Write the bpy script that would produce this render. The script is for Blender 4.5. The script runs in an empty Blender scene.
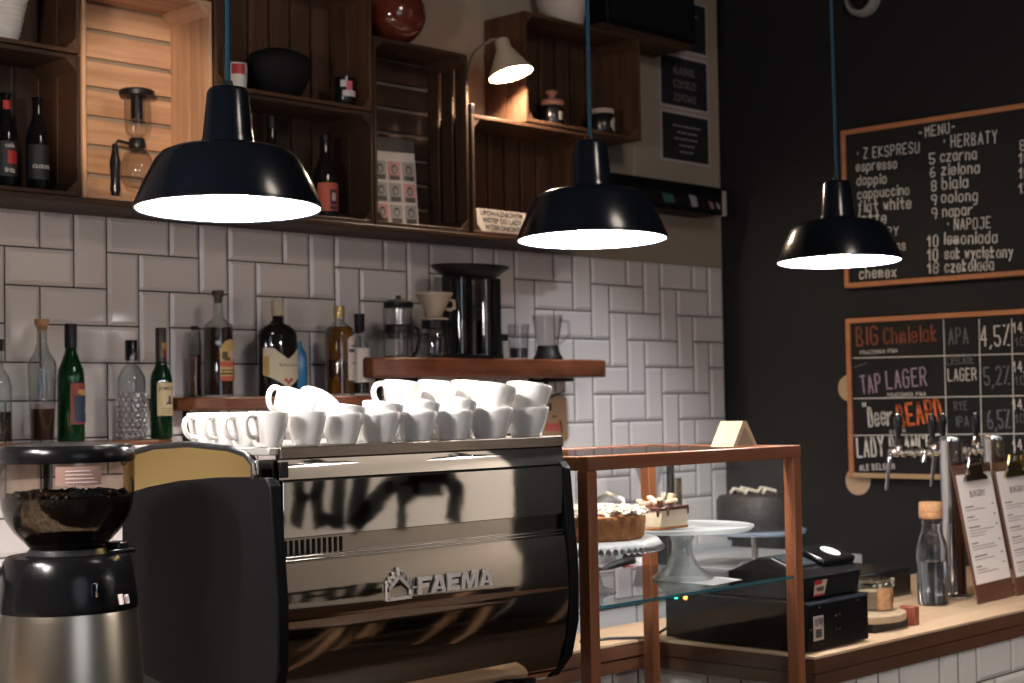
import bpy, bmesh, math, random
from mathutils import Vector, Matrix
random.seed(7)
C = bpy.context.scene.collection
PI = math.pi
V = Vector

# ------------------------------------------------------------------ camera (solved from the tile grid)
YAW, PITCH, ROLL, FPX = 0.807085, 0.0393489, -0.0172288, 1591.05
CAM = V((-2.04737, -3.76460, 1.55))
_r = V((math.cos(YAW), -math.sin(YAW), 0))
_f = V((math.sin(YAW)*math.cos(PITCH), math.cos(YAW)*math.cos(PITCH), math.sin(PITCH)))
_u = _r.cross(_f)
RT = _r*math.cos(ROLL) + _u*math.sin(ROLL)
UP = -_r*math.sin(ROLL) + _u*math.cos(ROLL)
FW = _f
cd = bpy.data.cameras.new('camera'); cam = bpy.data.objects.new('camera', cd); C.objects.link(cam)
M = Matrix(((RT.x, UP.x, -FW.x, CAM.x), (RT.y, UP.y, -FW.y, CAM.y), (RT.z, UP.z, -FW.z, CAM.z), (0, 0, 0, 1)))
cam.matrix_world = M
cd.sensor_fit = 'HORIZONTAL'; cd.sensor_width = 36.0; cd.lens = FPX/1024*36
cd.clip_start = 0.05; cd.clip_end = 100
cd.dof.use_dof = True; cd.dof.focus_distance = 2.72; cd.dof.aperture_fstop = 7.0
bpy.context.scene.camera = cam

def ray(px, py):
    return RT*((px-512)/FPX) + UP*(-(py-341.5)/FPX) + FW
def on_x(px, py, x):                # the point of the plane X = x seen at a place of the photograph
    d = ray(px, py); return CAM + d*((x-CAM.x)/d.x)
def on_y(px, py, y):
    d = ray(px, py); return CAM + d*((y-CAM.y)/d.y)

# ------------------------------------------------------------------ materials
MATS = {}
def S(c):                            # sRGB 0-255 to linear
    return tuple(((v/255)/12.92 if v/255 <= .04045 else ((v/255+.055)/1.055)**2.4) for v in c)
def pmat(name, col, rough=.5, metal=0., spec=.5, coat=0., noise=None, bump=None, trans=0., ior=1.45, emit=None, estr=0., aniso=0.):
    if name in MATS: return MATS[name]
    m = bpy.data.materials.new(name); m.use_nodes = True; nt = m.node_tree
    p = nt.nodes['Principled BSDF']
    p.inputs['Base Color'].default_value = (*col, 1); p.inputs['Roughness'].default_value = rough
    p.inputs['Metallic'].default_value = metal; p.inputs['Specular IOR Level'].default_value = spec
    p.inputs['Coat Weight'].default_value = coat; p.inputs['IOR'].default_value = ior
    p.inputs['Transmission Weight'].default_value = trans
    if aniso: p.inputs['Anisotropic'].default_value = aniso
    if emit: p.inputs['Emission Color'].default_value = (*emit, 1); p.inputs['Emission Strength'].default_value = estr
    if noise or bump:
        tc = nt.nodes.new('ShaderNodeTexCoord')
    if noise:                        # (scale xyz, amount, second colour)
        sc, amt, c2 = noise
        mp = nt.nodes.new('ShaderNodeMapping'); mp.inputs['Scale'].default_value = sc
        nz = nt.nodes.new('ShaderNodeTexNoise'); nz.inputs['Scale'].default_value = 1; nz.inputs['Detail'].default_value = 5
        nz.inputs['Roughness'].default_value = .62
        rp = nt.nodes.new('ShaderNodeValToRGB')
        rp.color_ramp.elements[0].position = .5-.25/max(amt, .01); rp.color_ramp.elements[1].position = .5+.25/max(amt, .01)
        rp.color_ramp.elements[0].color = (*c2, 1); rp.color_ramp.elements[1].color = (*col, 1)
        nt.links.new(tc.outputs['Object'], mp.inputs['Vector']); nt.links.new(mp.outputs['Vector'], nz.inputs['Vector'])
        nt.links.new(nz.outputs['Fac'], rp.inputs['Fac']); nt.links.new(rp.outputs['Color'], p.inputs['Base Color'])
    if bump:                         # (scale xyz, strength, distance)
        mp2 = nt.nodes.new('ShaderNodeMapping'); mp2.inputs['Scale'].default_value = bump[0]
        n2 = nt.nodes.new('ShaderNodeTexNoise'); n2.inputs['Scale'].default_value = 1; n2.inputs['Detail'].default_value = 3
        bp = nt.nodes.new('ShaderNodeBump'); bp.inputs['Strength'].default_value = bump[1]; bp.inputs['Distance'].default_value = bump[2]
        nt.links.new(tc.outputs['Object'], mp2.inputs['Vector']); nt.links.new(mp2.outputs['Vector'], n2.inputs['Vector'])
        nt.links.new(n2.outputs['Fac'], bp.inputs['Height']); nt.links.new(bp.outputs['Normal'], p.inputs['Normal'])
    MATS[name] = m
    return m
def wood(name, col, dark, axis, rough=.55, fine=60, spec=.35):
    sc = [fine, fine, fine]; sc['xyz'.index(axis)] = fine*.06
    b = [fine*3]*3; b['xyz'.index(axis)] = fine*.15
    return pmat(name, col, rough, spec=spec, noise=(tuple(v*.5 for v in sc), 1.3, dark), bump=(tuple(b), .25, .002))
def thin_glass(name, tint=(1, 1, 1), refl=1.0, rough=.0):
    if name in MATS: return MATS[name]
    m = bpy.data.materials.new(name); m.use_nodes = True; nt = m.node_tree
    nt.nodes.remove(nt.nodes['Principled BSDF']); out = nt.nodes['Material Output']
    t = nt.nodes.new('ShaderNodeBsdfTransparent'); t.inputs['Color'].default_value = (*tint, 1)
    g = nt.nodes.new('ShaderNodeBsdfGlossy'); g.inputs['Roughness'].default_value = rough
    lw = nt.nodes.new('ShaderNodeLayerWeight'); lw.inputs['Blend'].default_value = .5      # 1 - cos of the viewing angle, the same from both sides
    pw = nt.nodes.new('ShaderNodeMath'); pw.operation = 'POWER'; pw.inputs[1].default_value = 4.5
    ml = nt.nodes.new('ShaderNodeMath'); ml.operation = 'MULTIPLY_ADD'; ml.inputs[1].default_value = .85*min(refl, 1.1); ml.inputs[2].default_value = .045*refl
    tm = nt.nodes.new('ShaderNodeMix'); tm.data_type = 'RGBA'                                # glass seen edge-on is darker: more of it to look through
    tm.inputs[6].default_value = (*tint, 1); tm.inputs[7].default_value = (*(c*.38 for c in tint), 1)
    nt.links.new(pw.outputs[0], tm.inputs[0]); nt.links.new(tm.outputs[2], t.inputs['Color'])
    mx = nt.nodes.new('ShaderNodeMixShader')
    nt.links.new(lw.outputs['Facing'], pw.inputs[0]); nt.links.new(pw.outputs[0], ml.inputs[0]); nt.links.new(ml.outputs[0], mx.inputs['Fac'])
    nt.links.new(t.outputs[0], mx.inputs[1]); nt.links.new(g.outputs[0], mx.inputs[2]); nt.links.new(mx.outputs[0], out.inputs['Surface'])
    MATS[name] = m
    return m

def milky(name, tint, refl, rough, white):
    """pressed glass: clear, glossy and a little cloudy"""
    m = thin_glass(name, tint, refl, rough); nt = m.node_tree
    out = nt.nodes['Material Output']; src = out.inputs['Surface'].links[0].from_socket
    d0 = nt.nodes.new('ShaderNodeBsdfDiffuse'); d0.inputs['Color'].default_value = (.86, .88, .89, 1)
    d1 = nt.nodes.new('ShaderNodeBsdfTranslucent'); d1.inputs['Color'].default_value = (.86, .88, .89, 1)
    d = nt.nodes.new('ShaderNodeMixShader'); d.inputs['Fac'].default_value = .4
    nt.links.new(d0.outputs[0], d.inputs[1]); nt.links.new(d1.outputs[0], d.inputs[2])
    mx = nt.nodes.new('ShaderNodeMixShader'); mx.inputs['Fac'].default_value = white
    nt.links.new(src, mx.inputs[1]); nt.links.new(d.outputs[0], mx.inputs[2]); nt.links.new(mx.outputs[0], out.inputs['Surface'])
    return m
PINE, PINED = (.57, .355, .225), (.35, .195, .112)
OLD, OLDD = (.062, .030, .017), (.022, .012, .008)
SHELF, SHELFD = (.20, .062, .026), (.05, .017, .009)
CASEW, CASED = (.29, .098, .037), (.14, .042, .016)
pine_x, pine_z, pine_y = wood('pine_x', PINE, PINED, 'x'), wood('pine_z', PINE, PINED, 'z'), wood('pine_y', PINE, PINED, 'y')
old_x, old_z, old_y = wood('old_wood_x', OLD, OLDD, 'x'), wood('old_wood_z', OLD, OLDD, 'z'), wood('old_wood_y', OLD, OLDD, 'y')
mid_x, mid_z, mid_y = (wood('mid_wood_'+a, (.105, .050, .027), (.040, .020, .012), a) for a in 'xzy')
shelf_x = wood('shelf_wood', SHELF, SHELFD, 'x', .4, 40)
case_x, case_y, case_z = (wood('case_wood_'+a, CASEW, CASED, a, .38, 50, .5) for a in 'xyz')
top_x = wood('worktop_wood', (.62, .45, .30), (.47, .31, .19), 'x', .45, 30)
edge_x = wood('worktop_edge', (.115, .048, .023), (.05, .020, .010), 'x', .5, 22)  # brown darkened: the shade on the bar's front edge is in the colour
edge_y = wood('worktop_edge_y', (.34, .16, .075), (.14, .06, .03), 'y', .5, 22)
pale_wood = wood('pale_wood', (.46, .35, .235), (.36, .26, .17), 'z', .6, 50)
black_gloss = pmat('black_gloss', (.008, .008, .009), .18, spec=.5, bump=((6, 6, 6), .02, .002))
black_panel = pmat('black_panel', (.005, .005, .0056), .45, spec=.08)
black_satin = pmat('black_satin', (.009, .009, .010), .38, spec=.3)
black_matt = pmat('black_matt', (.007, .007, .0075), .7, spec=.2)
chrome = pmat('chrome', (.75, .75, .76), .08, 1.0)
steel = pmat('brushed_steel', (.50, .48, .45), .28, 1.0, bump=((8, 8, 500), .08, .001))
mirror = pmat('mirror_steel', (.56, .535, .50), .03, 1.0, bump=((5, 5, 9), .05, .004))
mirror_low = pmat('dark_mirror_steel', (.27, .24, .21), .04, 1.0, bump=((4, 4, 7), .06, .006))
porcelain = pmat('porcelain', (.80, .775, .75), .12, spec=.55, coat=.3)
white_plastic = pmat('white_plastic', (.72, .72, .72), .35)
paper = pmat('paper', (.74, .66, .62), .8)
printed = pmat('printed_ink', (.05, .045, .05), .8)
cork = pmat('cork', (.50, .27, .13), .85, noise=((90, 90, 90), 1.2, (.30, .15, .07)))
clear = thin_glass('clear_glass', (.88, .88, .87), 1.2)
pane_glass = thin_glass('pane_glass', (.97, .985, .98), .55)
# ------------------------------------------------------------------ object helpers
ORG = {}
def _props(o, label=None, cat=None, group=None, kind=None):
    if label: o['label'] = label
    if cat: o['category'] = cat
    if group: o['group'] = group
    if kind: o['kind'] = kind
    return o
def thing(name, label, cat, loc=(0, 0, 0), group=None):
    o = bpy.data.objects.new(name, None); C.objects.link(o); o.location = loc; o.empty_display_size = .05
    ORG[o] = V(loc)
    return _props(o, label, cat, group)
class B:
    """gathers shapes in one bmesh, then links them as one mesh object"""
    def __init__(s): s.bm = bmesh.new(); s.mi = 0
    def _face(s, vs):
        try: f = s.bm.faces.new(vs); f.material_index = s.mi; return f
        except ValueError: return None
    def box(s, x0, x1, y0, y1, z0, z1, m=None):
        p = [V((x, y, z)) for z in (z0, z1) for y in (y0, y1) for x in (x0, x1)]
        if m is not None: p = [m @ q for q in p]
        v = [s.bm.verts.new(q) for q in p]
        for f in ((0, 2, 3, 1), (4, 5, 7, 6), (0, 1, 5, 4), (2, 6, 7, 3), (0, 4, 6, 2), (1, 3, 7, 5)): s._face([v[i] for i in f])
        return s
    def lathe(s, prof, c=(0, 0, 0), n=32, sx=1., sy=1., m=None, closed=False):
        c = V(c); rings = []
        for r, z in prof:
            if r < 1e-6:
                q = V((0, 0, z)); q = (m @ q if m is not None else q) + c; rings.append([s.bm.verts.new(q)])
            else:
                ring = []
                for k in range(n):
                    a = 2*PI*k/n; q = V((r*math.cos(a)*sx, r*math.sin(a)*sy, z)); q = (m @ q if m is not None else q) + c
                    ring.append(s.bm.verts.new(q))
                rings.append(ring)
        pairs = list(zip(rings, rings[1:])) + ([(rings[-1], rings[0])] if closed else [])
        for a, b in pairs:
            for k in range(n):
                k2 = (k+1) % n
                if len(a) == 1 and len(b) == 1: continue
                if len(a) == 1: s._face([a[0], b[k2], b[k]])
                elif len(b) == 1: s._face([a[k], a[k2], b[0]])
                else: s._face([a[k], a[k2], b[k2], b[k]])
        return s
    def prism(s, poly, axis, a, b):
        """poly of 2-D points; axis x: (y,z), y: (x,z), z: (x,y)"""
        def P(q, t): return V((t, q[0], q[1])) if axis == 'x' else V((q[0], t, q[1])) if axis == 'y' else V((q[0], q[1], t))
        lo = [s.bm.verts.new(P(q, a)) for q in poly]; hi = [s.bm.verts.new(P(q, b)) for q in poly]; n = len(poly)
        s._face(lo); s._face(hi)
        for k in range(n): s._face([lo[k], lo[(k+1) % n], hi[(k+1) % n], hi[k]])
        return s
    def tube(s, pts, r, n=8, cap=True):
        pts = [V(p) for p in pts]; rings = []; rs = r if isinstance(r, (list, tuple)) else [r]*len(pts)
        nrm = None
        for i, p in enumerate(pts):
            t = (pts[min(i+1, len(pts)-1)]-pts[max(i-1, 0)]).normalized()
            if nrm is None:
                nrm = t.orthogonal().normalized()
            else:
                nrm = (nrm - t*nrm.dot(t)).normalized()
            bn = t.cross(nrm)
            rings.append([s.bm.verts.new(p+(nrm*math.cos(2*PI*k/n)+bn*math.sin(2*PI*k/n))*rs[i]) for k in range(n)])
        for a, b in zip(rings, rings[1:]):
            for k in range(n): s._face([a[k], a[(k+1) % n], b[(k+1) % n], b[k]])
        if cap: s._face(rings[0][::-1]); s._face(rings[-1])
        return s
    def quad(s, pts):
        s._face([s.bm.verts.new(V(p)) for p in pts]); return s
    def ball(s, c, r, n=16, sz=1.):
        prof = [(r*math.sin(PI*k/n), -r*math.cos(PI*k/n)*sz) for k in range(n+1)]; prof[0] = (0, -r*sz); prof[-1] = (0, r*sz)
        return s.lathe(prof, c, n*2)
    def patch(s, r, z0, z1, a0, a1, c=(0, 0, 0), n=12, th=.0008):
        """a curved label on a round body: angles in degrees, 0 faces -Y, plus turns towards +X"""
        c = V(c)
        for k in range(n):
            b0, b1 = math.radians(a0+(a1-a0)*k/n), math.radians(a0+(a1-a0)*(k+1)/n)
            def q(b, z, R): return c+V((R*math.sin(b), -R*math.cos(b), z))
            R = r+th
            s.quad([q(b0, z0, R), q(b1, z0, R), q(b1, z1, R), q(b0, z1, R)])
        return s
    def build(s, name, mat, parent=None, smooth=40, bev=0, seg=2, label=None, cat=None, group=None, kind=None, org=None):
        bm = s.bm
        bmesh.ops.remove_doubles(bm, verts=bm.verts, dist=1e-6)
        bmesh.ops.recalc_face_normals(bm, faces=bm.faces)
        o0 = ORG[parent] if parent else (V(org) if org else V((0, 0, 0)))
        if o0.length: bmesh.ops.translate(bm, verts=bm.verts, vec=-o0)
        me = bpy.data.meshes.new(name); bm.to_mesh(me); bm.free()
        for m in (mat if isinstance(mat, (list, tuple)) else [mat]): me.materials.append(m)
        if smooth:
            for p in me.polygons: p.use_smooth = True
            me.set_sharp_from_angle(angle=math.radians(smooth))
        o = bpy.data.objects.new(name, me); C.objects.link(o); ORG[o] = o0
        if parent: o.parent = parent
        else: o.location = o0
        if bev:
            b = o.modifiers.new('bevel', 'BEVEL'); b.width = bev; b.segments = seg; b.limit_method = 'ANGLE'; b.angle_limit = math.radians(35)
            b.harden_normals = False
        return _props(o, label, cat, group, kind)
def dup(o, loc, rot=(0, 0, 0), label=None, group=None):
    """a copy of a thing together with its parts and sub-parts"""
    def rec(a, parent):
        c = a.copy(); C.objects.link(c); c.parent = parent; ORG[c] = ORG[a]
        for ch in [q for q in bpy.data.objects if q.parent == a]: rec(ch, c)
        return c
    r = rec(o, None); r.location = loc; r.rotation_euler = rot
    return _props(r, label, None, group)

# ------------------------------------------------------------------ hand lettering (one pen stroke per polyline, grid 0..9, baseline 2)
GL = {
'A': '022842 1434', 'B': '02082837362505 2534433202', 'C': '4738180703123243', 'D': '02082837433202', 'E': '48080242 0535',
'F': '480802 0535', 'G': '473818070312324345 4525', 'H': '0208 4248 0545', 'I': '0208', 'J': '184843321203', 'K': '0208 480542', 'L': '080242',
'M': '0208254842', 'N': '02084248', 'O': '180703123243473818', 'P': '02083847463505', 'R': '02083847463505 2542', 'S': '473818070615354443321203',
'T': '0848 2822', 'U': '080312324348', 'W': '0812253248', 'X': '0842 0248', 'Y': '082548 2522', 'Z': '08480242',
'a': '4536160503123243 4642', 'b': '0802 0516364543321203', 'c': '4536160503123243', 'd': '4842 4536160503123243', 'e': '04444536160503123243',
'f': '48382722 1636', 'g': '4536160503123243 46413010', 'h': '0802 0516364542', 'i': '2622 2728', 'k': '0802 360432', 'l': '1812', 'ł': '1812 0436',
'm': '0602 05162522 25364542', 'n': '0602 0516364542', 'o': '160503123243453616', 'p': '0600 0516364543321203', 'r': '0602 04153646',
's': '45361605143443321203', 't': '28233242 0646', 'u': '0603123243 4642', 'w': '0612253246', 'x': '0642 0246', 'y': '0624 4610', 'z': '06460242',
'0': '180703123243473818', '1': '062822', '2': '07183847460242', '4': '32380444', '5': '480805354443321203', '6': '38170403123243443504',
'8': '150403123243443515 1506071838474635', '9': '453515060718384745 4532', '%': '0248 0818 4232', ',': '2211', '-': '0535', '*': '2526', '"': '1817 3837'}
def pen(b, text, p0, p1, h, nrm, w=.12, up=V((0, 0, 1)), slant=0.):
    """writes text from p0 to p1 (baseline), capital height h, on a plane with normal nrm"""
    p0, p1 = V(p0), V(p1); nrm = V(nrm)
    adv = {' ': .55, 'i': .42, 'l': .42, ',': .5, '1': .75, 'I': .35, '*': .6, '"': .8, 'm': 1.1}
    tot = sum(adv.get(ch, 1.) for ch in text) - .28
    ux = (p1-p0)/tot/1.0; per = ux.length; un = ux.normalized(); uv = nrm.cross(un).normalized()
    if uv.dot(up) < 0: uv = -uv
    off = {'i': -.22, 'l': -.08, '1': -.08, '*': -.15, ',': -.2, 'I': .0}
    x = 0.; hw = h*w*.5; gw = per*.60/4
    for ch in text:
        for st in GL.get(ch, '').split():
            q = [(int(st[i])*1., (int(st[i+1])-2)/6.) for i in range(0, len(st)-1, 2)]
            jx, jy = random.uniform(-.05, .05)*per*.5, random.uniform(-.03, .03)*h
            P = [p0+un*((x+off.get(ch, 0.))*per+a*gw+c*h*slant+jx)+uv*(c*h+jy) for a, c in q]
            for A, Bq in zip(P, P[1:]):
                d = Bq-A
                if d.length < 1e-6: continue
                d.normalize(); s_ = nrm.cross(d)*hw; e = d*hw*.7; o = nrm*.0012
                b.quad([A-e-s_+o, A-e+s_+o, Bq+e+s_+o, Bq+e-s_+o])
        x += adv.get(ch, 1.)
def type_mesh(text, size, bold=0., wrap=None, spacing=1.):
    """printed lettering as a mesh (x right, y up, centred)"""
    cu = bpy.data.curves.new('type', 'FONT'); cu.body = text; cu.size = size; cu.align_x = 'CENTER'; cu.align_y = 'CENTER'; cu.offset = bold; cu.space_character = spacing
    cu.resolution_u = 3
    ob = bpy.data.objects.new('type', cu); C.objects.link(ob)
    dg = bpy.context.evaluated_depsgraph_get(); me = bpy.data.meshes.new_from_object(ob.evaluated_get(dg))
    bpy.data.objects.remove(ob); return me
def put_type(b, text, size, frame, bold=0., spacing=1.):
    """adds printed lettering to B b; frame(x, y) gives the 3-D point"""
    me = type_mesh(text, size, bold, spacing=spacing)
    vs = [b.bm.verts.new(V(frame(v.co.x, v.co.y))) for v in me.vertices]
    for p in me.polygons: b._face([vs[i] for i in p.vertices])
    bpy.data.meshes.remove(me)
# ------------------------------------------------------------------ the setting
WX = 3.10                                            # black side wall
TZ = 1.9799                                          # a joint of the tile grid
plaster = pmat('plaster', (.36, .29, .22), .9, noise=((3, 3, 3), 1.0, (.27, .215, .165)))
grout = pmat('grout', (.028, .026, .026), .9)
tile_m = pmat('glazed_tile', (.66, .60, .58), .09, spec=.5, bump=((9, 9, 9), .06, .003))
tile_w = pmat('glazed_tile_bar', (.64, .59, .55), .16, spec=.5, bump=((9, 9, 9), .06, .003))
blackwall = pmat('black_wall_paint', (.0115, .0118, .013), .75, spec=.3, noise=((2, 2, 2), .8, (.0095, .0098, .011)))
floor_m = wood('floor_boards', (.045, .025, .014), (.022, .013, .008), 'y', .4, 14)
ceil_m = pmat('ceiling_paint', (.06, .055, .05), .9)

def tile_rect(b, P, u0, u1, v0, v1, g=.0022, bw=.011, th=.0075):
    """one bevelled wall tile; P(u, v, out) gives the 3-D point"""
    u0 += g; u1 -= g; v0 += g; v1 -= g
    if u1-u0 < .008 or v1-v0 < .008: return
    w = min(bw, (u1-u0)/3, (v1-v0)/3)
    o = [b.bm.verts.new(P(u, v, .0015)) for u, v in ((u0, v0), (u1, v0), (u1, v1), (u0, v1))]
    i = [b.bm.verts.new(P(u, v, th)) for u, v in ((u0+w, v0+w), (u1-w, v0+w), (u1-w, v1-w), (u0+w, v1-w))]
    for k in range(4): b._face([o[k], o[(k+1) % 4], i[(k+1) % 4], i[k]])
    b._face(i)
def herringbone(b, P, i0, i1, r0, r1, vtop, vbot, umax, umin=-1e9, U=.1):
    """basket of 2:1 tiles laid at right angles; rows count downwards from vtop's joint TZ"""
    for i in range(i0, i1):
        for r in range(r0, r1):
            k = (i-r) % 4
            if k == 0: u0, u1, v1, v0 = i*U, (i+2)*U, TZ-r*U, TZ-(r+1)*U
            elif k == 3: u0, u1, v1, v0 = i*U, (i+1)*U, TZ-r*U, TZ-(r+2)*U
            else: continue
            tile_rect(b, P, max(u0, umin), min(u1, umax), max(v0, vbot), min(v1, vtop))

B().box(-3.6, 3.3, -7.2, .2, -.1, 0).build('floor', floor_m, smooth=0, kind='structure')
B().box(-3.6, 3.3, -7.2, .2, 3.5, 3.6).build('ceiling', ceil_m, smooth=0, kind='structure')
wb = B().box(-3.6, WX+.1, .0, .12, 0, 3.5).build('wall_back', plaster, smooth=0, kind='structure')
t = B(); t.mi = 1; t.box(-3.5, WX-.0005, -.0012, .0, .60, 2.078); t.mi = 0
herringbone(t, lambda u, v, o: V((u, -o, v)), -36, 31, -3, 13, 2.078, .60, 3.098, -3.5)
t.build('tiles', [tile_m, grout], wb, smooth=20)
wr = B(); wr.box(WX, WX+.1, -4.76, 0, 0, 3.5); wr.mi = 1; wr.box(WX, WX+.1, -7.2, -4.76, 0, 3.5)
cream = pmat('cream_wall_paint', (.58, .525, .46), .85)
wr = wr.build('wall_right', [blackwall, cream], smooth=0, kind='structure')
# broad brush strokes painted on the cream end of the side wall (seen mirrored in the coffee machine)
b = B()
def brush(pts, w):
    P = [V((WX-.003, y, z)) for y, z in pts]
    for A, Q in zip(P, P[1:]):
        d = (Q-A).normalized(); s_ = V((1, 0, 0)).cross(d)*w*.5; e = d*w*.3
        b.quad([A-e-s_, A-e+s_, Q+e+s_, Q+e-s_])
brush([(-5.14, 1.04), (-5.12, 1.16), (-5.20, 1.235), (-5.42, 1.235), (-5.60, 1.16), (-5.74, 1.04), (-5.84, .97)], .10)
brush([(-5.24, 1.18), (-5.40, 1.17), (-5.50, 1.12)], .10); brush([(-5.50, 1.10), (-5.50, .97)], .07)
brush([(-5.78, 1.25), (-5.84, .99)], .13)
for y, p in ((-5.95, ((0, 1.27), (-.02, .97))), (-6.13, ((.03, 1.27), (0, 1.12), (.02, .97))), (-6.30, ((0, 1.27), (.03, 1.10), (0, .97))), (-6.46, ((0, 1.27), (0, .97)))):
    brush([(y+u, z) for u, z in p], .105)
brush([(-5.95, 1.26), (-6.46, 1.26)], .06); brush([(-5.95, .99), (-6.10, .99)], .06); brush([(-6.2, 1.1), (-6.32, 1.12)], .05)
b.build('painted_strokes', black_matt, wr, smooth=0)
wains = B().box(WX-.012, WX, -7.2, -4.77, .0, .80); wains.build('wainscot', pmat('dark_wainscot', (.010, .008, .007), .6), wr, smooth=0)
B().box(-3.7, -3.6, -7.2, .2, 0, 3.5).build('wall_left', blackwall, smooth=0, kind='structure')

# ------------------------------------------------------------------ the bar
CT = .954                                            # worktop height
bar = thing('bar_counter', 'wooden bar counter clad in white tiles, with a notch for the cake cabinet', 'counter', (1.5, -1.4, 0))
plan = [(-3.0, -1.86), (.175, -1.86), (.175, -1.20), (1.103, -1.20), (1.103, -1.70), (WX-.006, -1.70), (WX-.006, -1.0), (-3.0, -1.0)]
def inset(pl, d): return [(-3.0, -1.86+d), (.175-d, -1.86+d), (.175-d, -1.20+d), (1.103+d, -1.20+d), (1.103+d, -1.70+d), (WX-.006, -1.70+d), (WX-.006, -1.0-d), (-3.0, -1.0-d)]
B().prism(plan, 'z', CT-.006, CT).build('worktop', top_x, bar, smooth=0)
B().prism(inset(plan, .0012), 'z', CT-.040, CT-.006).build('worktop_edge', edge_x, bar, smooth=0)
B().prism(inset(plan, .004), 'z', CT-.074, CT-.043).build('lower_rail', edge_x, bar, smooth=0)
B().prism(inset(plan, .016), 'z', CT-.045, CT-.038).build('shadow_gap', black_matt, bar, smooth=0)
b = B(); b.mi = 1; b.prism(inset(plan, .030), 'z', .0, CT-.074); b.mi = 0
yf = -1.672
herringbone(b, lambda u, v, o: V((u+.02, yf-o, v)), 11, 31, 9, 20, CT-.076, .02, WX-.03, 1.115)
herringbone(b, lambda u, v, o: V((1.131-o, -1.70+u+.03, v)), 0, 5, 9, 20, CT-.076, .02, .46, .002)
herringbone(b, lambda u, v, o: V((u, -1.172-o, v)), 2, 12, 9, 20, CT-.076, .02, 1.128, .16)
herringbone(b, lambda u, v, o: V((u, -1.832-o, v)), -30, 2, 9, 20, CT-.076, .02, .14)
b.build('tiled_front', [tile_w, grout], bar, smooth=20)

back = thing('back_counter', 'pale grey back counter against the tiled wall, behind the cake cabinet', 'counter', (.5, -.3, 0))
grey_top = pmat('grey_worktop', (.56, .555, .56), .4)
B().box(-3.4, WX-.006, -.61, -.010, .930, .975).build('worktop', grey_top, back, bev=.003)
B().box(-3.4, WX-.006, -.022, -.0085, .976, 1.0).build('trim_1', grey_top, smooth=0, kind='structure')
b = B().box(-3.38, WX-.01, -.56, -.02, 0, .930)
for k in range(10): b.box(-3.36+k*.646, -3.36+k*.646+.636, -.595, -.56, .08, .922)
b.build('cabinet_body', pmat('grey_cabinet', (.36, .355, .36), .5), back, smooth=0)

# ------------------------------------------------------------------ wall shelves for the bottles
def wall_shelf(label, x0, x1, z, th, d, wavy=.0):
    o = thing('wall_shelf', label, 'shelf', ((x0+x1)/2, 0, z-th))
    n = 26; prof = []
    for k in range(n+1):
        x = x0+(x1-x0)*k/n; e = min(1., k/1.2, (n-k)/1.2)
        prof.append((x, -d+wavy*(math.sin(k*1.1)+.6*math.sin(k*2.3+1))*.5+(1-e)*.05))
    B().prism(prof+[(x1, -.0065), (x0, -.0065)], 'z', z-th, z).build('board', shelf_x, o, smooth=30, bev=.006)
    b = B()
    for x in (x0+.18*(x1-x0), x1-.16*(x1-x0)):
        b = B(); b.tube([(x, -.012, z-th-.10), (x, -.012, z-th-.008), (x, -d*.8, z-th-.008)], .007, 8)
        b.box(x-.012, x+.012, -.012, -.0065, z-th-.11, z-th)
        b.build('bracket', black_satin, o)
    return o
wall_shelf('lowest reddish wooden shelf on the tiles, carrying the green bottles', -1.4, .405, 1.4730, .036, .20, .006)
wall_shelf('middle reddish wooden shelf on the tiles, carrying the rum and whisky bottles', .425, 1.105, 1.583, .036, .20, .006)
fs = wall_shelf('highest live-edge wooden shelf on the tiles, carrying the coffee makers', 1.075, 2.135, 1.695, .058, .25, .012)
b = B(); b.tube([(1.53, -.10, 1.635), (1.53, -.10, 1.604), (1.545, -.10, 1.597), (1.93, -.10, 1.597), (1.945, -.10, 1.604), (1.945, -.10, 1.637)], .008, 8)
b.build('towel_bar', black_satin, fs)
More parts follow.
